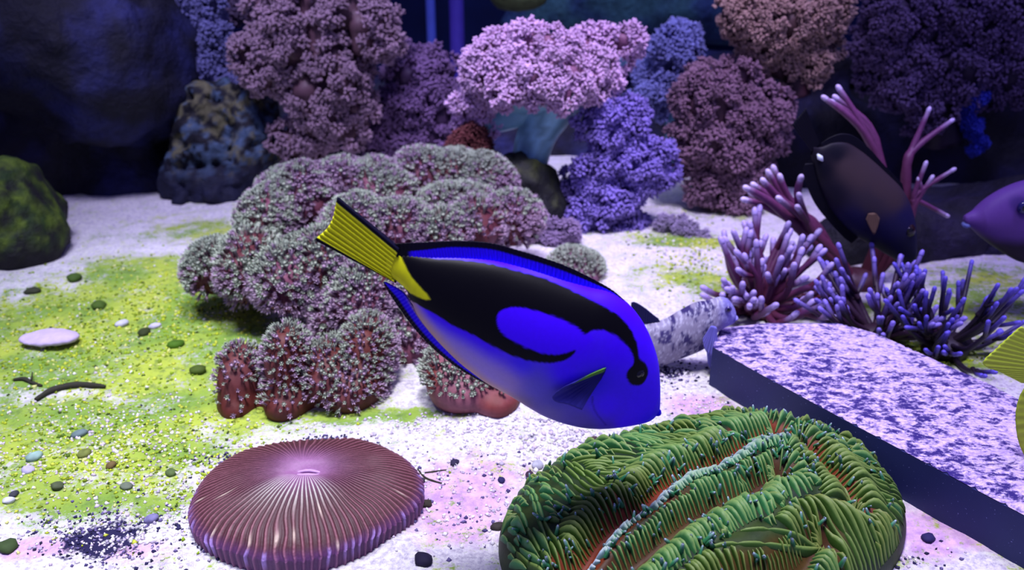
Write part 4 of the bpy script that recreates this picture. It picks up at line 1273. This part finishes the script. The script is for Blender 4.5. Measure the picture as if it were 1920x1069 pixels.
def leather(name, label, ells, flesh, base_px, npol, spacing, plen, seed, namp=.006, zmin=.02, nind=200, mats=(m_pol, m_pol2), density=None):
    rg = np.random.default_rng(seed)
    V, F = blob(ells, .0040, .006, namp, 26, seed, 3)
    N, _ = vnormals(V, F)
    base = np.array([*G(*base_px)[:2], 0])
    root = thing(name, label, 'coral', base)
    n = sstep(-.3, .4, fbm(V, 30, 3, seed))[:, None]
    c = flesh[0] * (1 - n) + flesh[1] * n
    obj('flesh', V - base, F, m_leath, root, col=c)
    p, nm = surf_samples(V, F, npol, rg)
    dens = sstep(zmin, zmin + .03, p[:, 2]) * np.clip(nm[:, 2] * .9 + .75, 0, 1)
    if density is not None: dens = dens * density(p)
    k = rg.random(npol) < dens
    k &= (nm[:, 1] < .55)
    p, nm = p[k], nm[k]
    kk = thin(p, spacing, rg); p, nm = p[kk], nm[kk]
    dr = nm + np.array([0, 0, .25]) + rg.normal(0, .22, p.shape)
    R = rots(dr, rg.uniform(0, 6, len(p)))
    sc = plen * rg.uniform(.7, 1.25, len(p))
    vis = -nm[:, 1] + .25 * nm[:, 2] - 2.0 * (p[:, 1] - p[:, 1].min()) + rg.random(len(p)) * .5
    order = np.argsort(-vis)
    tm = [mesh('polyp', PV, PF, PC) for _ in mats]
    for me, mt in zip(tm, mats): me.materials.append(mt)
    for q in order[:nind]:
        o = bpy.data.objects.new('polyp', tm[rg.integers(len(tm))])
        M = Matrix(np.c_[np.r_[R[q] * sc[q], np.zeros((1, 3))], np.r_[p[q] - base, 1]].tolist())
        o.matrix_basis = M; COL.objects.link(o); o.parent = root
    rs = order[nind:]
    pg = .8 * fbm(p[rs], 14, 2, seed + 2) + .6 * (nm[rs, 2] - .45) + rg.normal(0, .35, len(rs))
    for mt, sel, nmn in ((mats[0], pg <= .1, 'small_polyps'), (mats[1], pg > .1, 'pale_polyps')):
        if sel.sum():
            q = rs[sel]
            V2, F2, C2 = scatter_mesh(PV, PF, PC, p[q] - base - nm[q] * .0006, R[q], sc[q])
            o = obj(nmn, V2, F2, mt, root, col=C2); o['kind'] = 'stuff'
    print(name, len(V), 'polyps', len(p))

FL = (lin(92, 40, 48), lin(120, 66, 92))
leather('leather_coral', 'big folded leather coral covered in mauve and mint polyps behind the blue tang',
        [E(405, 505, 50, 44, .73, .04), E(470, 500, 55, 60, .71, .045), E(545, 520, 60, 60, .69, .045), E(610, 500, 50, 66, .70, .04), E(510, 415, 48, 55, .80, .045), E(575, 375, 52, 52, .84, .045),
         E(535, 352, 40, 34, .88, .04), E(640, 345, 48, 42, .88, .04), E(705, 350, 48, 48, .89, .045), E(790, 330, 58, 46, .93, .045), E(850, 330, 42, 42, .93, .04), E(905, 345, 52, 44, .93, .045),
         E(960, 410, 52, 44, .85, .04), E(890, 425, 50, 42, .80, .04), E(830, 450, 46, 44, .77, .04), E(750, 430, 52, 50, .79, .045), E(670, 430, 52, 52, .77, .045), E(730, 370, 50, 40, .86, .04), E(850, 395, 70, 40, .86, .045),
         E(690, 560, 60, 62, .67, .045), E(630, 590, 40, 46, .67, .035), E(770, 640, 56, 56, .655, .04), E(720, 630, 50, 50, .66, .04), E(790, 560, 66, 80, .70, .045), E(690, 490, 190, 100, .84, .06), E(760, 620, 100, 80, .74, .05), E(570, 590, 140, 40, .76, .05)],
        FL, (700, 640), 90000, .0031, .0088, 3, namp=.008, zmin=-.005, nind=300, density=lambda p: sstep(-.55, .0, fbm(p, 26, 2, 33)) * .9 + .1)
leather('leather_coral', 'small mint and lilac leather coral mound just above the back of the tang',
        [E(1075, 505, 50, 32, .83, .035), E(1100, 515, 34, 28, .82, .03)],
        (lin(110, 74, 96), lin(130, 92, 120)), (1075, 540), 9000, .0032, .0075, 8, zmin=.0, nind=60, namp=.004, mats=(m_pol2, m_pol2))
leather('leather_coral', 'low red brown leather coral with sparse pale polyps at front',
        [E(458, 700, 40, 56, .565, .03), E(455, 745, 36, 34, .555, .03), E(538, 672, 44, 66, .56, .032), E(545, 740, 46, 44, .55, .03), E(620, 690, 46, 52, .57, .035), E(690, 660, 46, 66, .59, .035), E(660, 720, 60, 48, .565, .035), E(570, 745, 120, 34, .575, .035)],
        (lin(92, 36, 32), lin(112, 58, 62)), (580, 770), 30000, .0034, .0060, 5, zmin=-.004, nind=300, namp=.006, mats=(m_pol, m_pol2), density=lambda p: sstep(-.25, .35, fbm(p, 24, 2, 13)) * .7 + .06)
leather('leather_coral', 'small leather coral lump peeking out under the belly of the blue tang',
        [E(870, 725, 62, 52, .555, .032), E(930, 742, 52, 36, .55, .03), E(835, 700, 35, 45, .56, .03)],
        (lin(120, 50, 46), lin(140, 84, 100)), (890, 775), 12000, .0036, .0066, 6, zmin=.012, nind=220, namp=.004, mats=(m_pol2, m_pol2))

# ================================================================== TREE-LIKE SOFT CORALS
def cluster_mesh(seed, n=30):
    rg = np.random.default_rng(seed)
    # little bush of rounded branchlets, unit radius, +z outwards
    d = rg.normal(size=(n * 3, 3)); d /= np.linalg.norm(d, axis=1)[:, None]
    d = d[d[:, 2] > -.35][:n]
    L = rg.uniform(.62, 1.1, len(d))
    prof = [(.10, .0, .0), (.09, .45, .2), (.15, .70, .55), (.17, .86, .85), (.10, .98, 1.0)]
    s = 5
    TV = np.array([(r * math.cos(2 * math.pi * k / s), r * math.sin(2 * math.pi * k / s), z) for r, z, _ in prof for k in range(s)] + [(0, 0, 1.03)])
    TC = np.array([c for _, _, c in prof for k in range(s)] + [1.0])
    TF = []
    for lv in range(len(prof) - 1):
        for k in range(s):
            a = lv * s + k; b = lv * s + (k + 1) % s
            TF += [(a, b, b + s), (a, b + s, a + s)]
    e = (len(prof) - 1) * s
    TF += [(e + k, e + (k + 1) % s, len(TV) - 1) for k in range(s)]
    V, F, C = scatter_mesh(TV, np.array(TF), np.stack([TC] * 3, 1), np.zeros((len(d), 3)), rots(d, rg.uniform(0, 6, len(d))), np.stack([np.ones(len(d)) * .95, np.ones(len(d)) * .95, L], 1))
    return V, F, C
CLU = [cluster_mesh(s) for s in (1, 2, 3)]
m_stalk = mat_vcol('coral_stalk', .5, 60, .3, .25, .35, .002)

def tree_coral(label, Y, lobes, dark, tip, stalk_px, stalk_col=None, n=150, cs=13, seed=0, stalk_r=(22, 30), group=None, name='soft_coral', fill=.80):
    rg = np.random.default_rng(seed + 100)
    m = mpp(Y, 200)
    base = P(*stalk_px[-1], Y); 
    root = thing(name, label, 'coral', base, group)
    mt = mat_tip('soft_coral_%d' % seed, lin(*dark), lin(*tip), .55, .5)
    scol = lin(*(stalk_col or dark))
    # stalk
    path = smooth_poly([P(x, y, Y) for x, y in stalk_px], 5, False)
    rr = np.interp(np.linspace(0, 1, len(path)), [0, .5, 1], [stalk_r[0], (stalk_r[0] + stalk_r[1]) * .42, stalk_r[1]]) * m
    V, F = tube(path, rr, 20)
    cn = sstep(-.2, .3, noise(V * [1, 1, .22], 130, seed))[:, None]
    obj('stalk', V - base, F, m_stalk, root, col=scol * (.55 + .45 * cn))
    ells = []
    for (px, py, rx, ry, *dz) in lobes:
        yy = Y + (dz[0] if dz else 0)
        c = P(px, py, yy); mm = mpp(yy, py)
        ells.append((c, np.array([rx * mm, .75 * min(rx, ry) * mm, ry * mm])))
    for c, r in ells:                   # a branch to every lobe
        mid = (path[0] + c) / 2 + np.array([0, 0, -.3 * r[2]])
        bp = smooth_poly([path[0] * .7 + path[min(3, len(path) - 1)] * .3, mid, c], 5, False)
        V, F = tube(bp, np.linspace(.55, .35, len(bp)) * stalk_r[0] * m, 8)
        obj('branch', V - base, F, m_stalk, root, col=scol * .8)
    subs = []
    for c, r in ells:
        ns = int(np.clip(r[0] * r[2] / (30 * m) ** 2 * 4.0, 6, 16))
        for _ in range(ns):
            d = rg.normal(size=3); d[1] -= .5; d /= np.linalg.norm(d)
            subs.append((c + d * r * rg.uniform(.55, .82), np.full(3, rg.uniform(.42, .62) * min(r[0], r[2]))))
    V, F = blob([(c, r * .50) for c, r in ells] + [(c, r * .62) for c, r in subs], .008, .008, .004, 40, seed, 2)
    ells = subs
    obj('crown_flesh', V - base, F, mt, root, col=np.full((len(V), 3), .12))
    areas = np.array([r[0] * r[2] for _, r in ells]); areas /= areas.sum()
    pos = []; dirs = []
    for (c, r), a in zip(ells, areas):
        k = max(10, int(n * a * 6.0))
        d = rg.normal(size=(k * 4, 3)); d /= np.linalg.norm(d, axis=1)[:, None]
        d = d[(d[:, 1] < .35)][:k]
        q = c + d * r * rg.uniform(.84, 1.04, (len(d), 1))
        # drop those deep inside other lobes
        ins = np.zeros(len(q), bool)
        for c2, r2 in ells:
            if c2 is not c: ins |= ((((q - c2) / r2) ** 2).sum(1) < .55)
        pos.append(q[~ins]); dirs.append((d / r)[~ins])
    pos = np.concatenate(pos); dirs = np.concatenate(dirs); dirs /= np.linalg.norm(dirs, axis=1)[:, None]
    sel = thin(pos, cs * m * .78, rg); rg.shuffle(sel)
    sel = sel[np.argsort(pos[sel, 1])]
    pos, dirs = pos[sel], dirs[sel] + rg.normal(0, .25, (len(sel), 3)) + [0, 0, .15]
    R = rots(dirs, rg.uniform(0, 6, len(pos)))
    ms = []
    for V, F, C in CLU:
        me = mesh('polyp_cluster', V, F, C); me.materials.append(mt); ms.append(me)
    if len(pos) > 300:
        V, F, C = CLU[0]
        V2, F2, C2 = scatter_mesh(V, F, C, pos[300:] - base, R[300:], cs * m * rg.uniform(.8, 1.35, len(pos) - 300))
        o = obj('more_polyp_clusters', V2, F2, mt, root, col=C2); o['kind'] = 'stuff'
    for k in range(min(300, len(pos))):
        o = bpy.data.objects.new('polyp_cluster', ms[k % 3])
        s = cs * m * rg.uniform(.8, 1.35)
        o.matrix_basis = Matrix(np.c_[np.r_[R[k] * s, np.zeros((1, 3))], np.r_[pos[k] - base, 1]].tolist())
        COL.objects.link(o); o.parent = root
    print(label, len(pos))

tree_coral('broad brownish pink tree coral left of the two pipes', 1.16,
           [(560, 60, 110, 75), (660, 50, 90, 65), (620, 140, 85, 75), (520, 130, 75, 65), (710, 60, 45, 55), (600, 215, 75, 60), (560, 270, 45, 45), (660, 200, 40, 60)],
           (84, 50, 58), (176, 146, 166), [(590, 220), (580, 280), (575, 345)], n=260, cs=13, seed=1)
tree_coral('narrow blue grey tree coral between the dark rock and the pink coral', 1.24,
           [(385, 60, 42, 75), (395, 140, 48, 50), (370, 10, 40, 40), (430, 150, 30, 40)],
           (56, 54, 100), (128, 128, 186), [(392, 150), (395, 190), (400, 240)], n=120, cs=12, seed=2, stalk_r=(14, 18))
tree_coral('dull brown soft coral cropped by the top edge behind the pink coral', 1.34,
           [(480, 10, 60, 42), (530, -30, 70, 40)], (66, 50, 70), (112, 94, 128), [(500, 20), (500, 90), (500, 190)], n=70, cs=12, seed=3, stalk_r=(14, 18))
tree_coral('dusky mauve soft coral in the gap below the two pipes', 1.22,
           [(770, 160, 62, 60), (740, 230, 55, 55), (820, 150, 45, 52), (800, 225, 60, 55), (720, 270, 45, 40), (850, 210, 45, 50), (790, 280, 45, 30)],
           (58, 36, 66), (140, 108, 156), [(780, 240), (778, 290), (775, 345)], n=200, cs=12, seed=4)
tree_coral('bright pink tree coral on a thick pale teal stalk in the middle', 1.02,
           [(940, 125, 60, 60, -.03), (1010, 105, 62, 52, -.03), (1090, 118, 58, 50, -.03), (1105, 72, 32, 32), (1165, 105, 42, 50), (905, 180, 45, 42, -.02), (975, 168, 55, 38, -.06), (1140, 165, 38, 40, -.02), (1045, 150, 60, 42, -.07), (1085, 165, 40, 30, -.06), (895, 235, 36, 32)],
           (126, 66, 100), (232, 194, 236), [(1040, 175), (1025, 215), (1002, 265), (988, 330)], (160, 224, 244), n=290, cs=12.5, seed=5, stalk_r=(58, 34))
tree_coral('violet blue tree coral drooping right of the teal stalk', .99,
           [(1085, 365, 40, 50, .02), (1088, 440, 34, 42, .01), (1130, 240, 50, 50), (1190, 245, 42, 45), (1210, 300, 55, 50), (1120, 300, 55, 45), (1150, 360, 70, 50), (1230, 330, 34, 40), (1110, 400, 45, 45), (1170, 430, 40, 45), (1150, 210, 30, 40), (1130, 450, 40, 40)],
           (52, 40, 110), (160, 140, 232), [(1150, 330), (1140, 400), (1135, 480)], n=290, cs=13, seed=6, stalk_r=(20, 26))
tree_coral('pale blue soft coral behind the right end of the bright pink one', 1.22,
           [(1265, 95, 52, 48), (1240, 150, 42, 50), (1300, 130, 36, 52), (1215, 190, 30, 34)],
           (64, 66, 118), (144, 150, 216), [(1262, 140), (1262, 230), (1262, 380)], (90, 150, 180), n=120, cs=12, seed=7, stalk_r=(16, 20))
tree_coral('brown pink bushy soft coral above the purple staghorn', 1.08,
           [(1285, 260, 48, 55), (1330, 190, 62, 62), (1400, 210, 60, 60), (1345, 270, 70, 60), (1420, 265, 45, 55), (1320, 330, 42, 50), (1380, 340, 55, 55), (1290, 220, 38, 45), (1375, 150, 40, 40)],
           (72, 44, 58), (160, 124, 146), [(1365, 330), (1362, 380), (1360, 425)], n=260, cs=13, seed=8, stalk_r=(24, 26))
tree_coral('round beige and orange tinged coral ball at the top right', 1.10,
           [(1440, 40, 78, 72), (1520, 30, 66, 62), (1450, 105, 72, 45), (1530, 100, 60, 45), (1395, 20, 38, 40)],
           (64, 34, 44), (196, 162, 150), [(1480, 90), (1485, 135), (1490, 180)], n=230, cs=12, seed=9, stalk_r=(26, 30))
tree_coral('large dim purple coral filling the upper right corner', 1.14,
           [(1660, 40, 62, 62), (1760, 25, 90, 52), (1870, 40, 80, 62), (1680, 130, 75, 62), (1790, 130, 80, 62), (1640, 90, 40, 45), (1890, 140, 60, 60), (1740, 200, 70, 45)],
           (40, 26, 50), (112, 92, 136), [(1760, 140), (1765, 200), (1770, 270)], n=290, cs=13, seed=10, stalk_r=(30, 34))
tree_coral('small rusty brown soft coral tuft left of the teal stalk', 1.00,
           [(875, 262, 34, 34), (905, 278, 22, 26)], (70, 26, 24), (120, 62, 66), [(882, 275), (884, 300), (886, 330)], n=40, cs=10, seed=11, stalk_r=(12, 14))
tree_coral('small grey lilac tuft on the bright sand right of the violet coral', .97,
           [(1275, 432, 30, 24), (1300, 450, 22, 22), (1250, 420, 20, 16)], (72, 60, 92), (170, 156, 190), [(1282, 445), (1284, 460), (1286, 476)], n=46, cs=9, seed=12, stalk_r=(10, 12))
tree_coral('small pale lilac tuft at the foot of the dark olive rock', .93,
           [(1040, 445, 24, 22), (1065, 430, 20, 22), (1020, 430, 20, 24)], (80, 60, 96), (170, 146, 190), [(1042, 450), (1042, 470), (1042, 490)], n=40, cs=9, seed=13, stalk_r=(10, 12))
tree_coral('thin deep blue soft coral hanging in the dark at the right', 1.12,
           [(1825, 190, 22, 40), (1820, 240, 16, 34), (1832, 275, 12, 22)], (20, 24, 110), (40, 56, 190), [(1824, 160), (1824, 200), (1826, 280)], n=44, cs=9, seed=14, stalk_r=(6, 8))

# ================================================================== BRANCHING (STAGHORN) CORALS
m_stag = mat_vcol('staghorn_skin', .5, 220, .3, .3, .35, .0008)
def stag_branch(root, base, pts, r0, r1, cb, ct, cm, seed=0):
    p = smooth_poly(pts, 5, False); n = len(p)
    t = np.linspace(0, 1, n)
    p = np.r_[p, p[-1:] + (p[-1:] - p[-2:-1]) * .15]; t = np.r_[t, 1.0]
    r = (r0 * (1 - t) + r1 * t) * (1 + .10 * noise(p, 160, seed)); r[-1] = r1 * .4
    L = np.linalg.norm(np.diff(p, axis=0), axis=1).sum()
    V, F = tube(p - base, r, 9)
    tt = np.repeat(t, 9)[:, None]
    tipf = sstep(1 - min(.6, .016 / L), 1 - min(.4, .005 / L), tt) * .55
    c = cb * (1 - tt) + cm * tt
    c = c * (1 - tipf) + ct * tipf
    o = obj('branch', V, F, m_stag, root, col=c)
    d = (p[-2] - p[-3]) / np.linalg.norm(p[-2] - p[-3]); e = p[-1] - base
    k = r1 * 1.12
    V, F = tube([e - d * 2.0 * k, e - d * 1.2 * k, e - d * .2 * k, e + d * .5 * k, e + d * .9 * k], [k * .9, k * 1.02, k, k * .75, k * .3], 8)
    obj('branch_tip', V, F, m_stag, o, col=ct)
    return o

def bush(label, root_px, Y, n, length, r0, r1, cols, seed, spread=1.0, forks=2, lean=(0, 0, 0), flat=1.0):
    rg = np.random.default_rng(seed)
    b = G(*root_px); b[2] = .004; base = b.copy()
    root = thing('branching_coral', label, 'coral', base)
    V, F = blob([((0, 0, 0), (.020, .018, .012)), ((.012, .006, .002), (.014, .012, .010))], .003, .006, .003, 90, seed)
    obj('base', V, F, m_stag, root, col=cols[0])
    for k in range(n):
        a = rg.uniform(0, 2 * math.pi); el = rg.uniform(.05, 1.25) ** 1.0
        d = np.array([math.cos(a) * math.cos(el) * spread, math.sin(a) * math.cos(el) * .9, math.sin(el) * flat]) + lean
        d /= np.linalg.norm(d); L = length * rg.uniform(.65, 1.1)
        st = b + d * .010
        md = st + d * L * .5 + rg.normal(0, .004, 3)
        en = st + d * L + np.array([0, 0, .012]) + rg.normal(0, .005, 3)
        stag_branch(root, base, [st, md, en], r0, r1, *cols, seed=k)
        for q in range(forks):
            f = rg.uniform(.35, .75); s0 = st * (1 - f) + en * f + (md - (st + en) / 2) * .6
            d2 = d + rg.normal(0, .45, 3) + [0, 0, .3]; d2 /= np.linalg.norm(d2)
            l2 = L * rg.uniform(.25, .45)
            stag_branch(root, base, [s0, s0 + d2 * l2 * .5, s0 + d2 * l2 + [0, 0, .004]], r0 * .75, r1, *cols, seed=k + 50 * q)
    return root

PUR = (lin(84, 30, 46), lin(184, 164, 230), lin(88, 44, 96))
bush('purple staghorn coral with pale lilac tips beside the goby', (1425, 585), .74, 46, .066, .0042, .0026, PUR, 21, forks=2)
bush('low tangled purple staghorn coral behind the slab', (1640, 640), .74, 34, .062, .0032, .0019, (lin(40, 18, 36), lin(140, 122, 224), lin(50, 26, 60)), 22, spread=1.4, flat=.9, forks=2)
bush('sparse dark branching coral at the right end of the slab', (1770, 660), .78, 24, .066, .0028, .0017, (lin(34, 24, 34), lin(104, 90, 216), lin(40, 28, 64)), 23, spread=1.2, forks=2)

def fan():
    Y = .80
    base = P(1600, 535, Y)
    root = thing('branching_coral', 'tall red brown branching coral rising behind the brown fish', 'coral', base)
    V, F = blob([((0, 0, 0), (.030, .022, .02))], .004, .006, .004, 70, 3)
    obj('base', V, F, m_stag, root, col=lin(58, 24, 34))
    rg = np.random.default_rng(9)
    cols = (lin(84, 30, 40), lin(214, 196, 240), lin(116, 62, 112))
    def br(pxs, r0, r1, dy=0.0):
        n = len(pxs)
        pts = [P(x, y, Y + dy * k / (n - 1)) for k, (x, y) in enumerate(pxs)]
        stag_branch(root, base, pts, r0 * mpp(Y), r1 * mpp(Y), *cols, seed=n)
    tips = [(1398, 352), (1394, 374), (1412, 346), (1440, 322), (1450, 314), (1502, 332), (1430, 338), (1408, 362), (1462, 330)]
    for k, (x, y) in enumerate(tips):
        br([(1600, 535), (1562, 490 - 6 * (k % 3)), (1500 + 3 * k, 430 - 5 * (k % 4)), ((x + 1490) / 2, (y + 405) / 2), (x, y)], 15, 4.6, -.05 + .012 * (k % 5))
    for x, y in ((1498, 366), (1495, 388), (1460, 372)):
        br([(1530, 450), (1515, 420), (x, y)], 8, 4.6, -.05)
    for k, (x, y) in enumerate([(1545, 183), (1572, 164), (1558, 190), (1566, 182)]):
        br([(1615, 535), (1660, 420), (1650, 310), (1610 + 6 * k, 235), (x, y)], 15, 4.2, .03)
    for k, (x, y) in enumerate([(1742, 205), (1785, 226)]):
        br([(1625, 535), (1690, 420), (1700, 310), (1712 + 8 * k, 275), (x, y)], 13, 3.6, .03)
    for k, (x, y) in enumerate([(1736, 306), (1748, 332), (1722, 336), (1776, 405), (1788, 318)]):
        br([(1625, 535), (1690, 460), (1712, 390), (1715 + 6 * (k % 3), 362 + 12 * (k % 2)), (x, y)], 9, 3.4, .0)
fan()
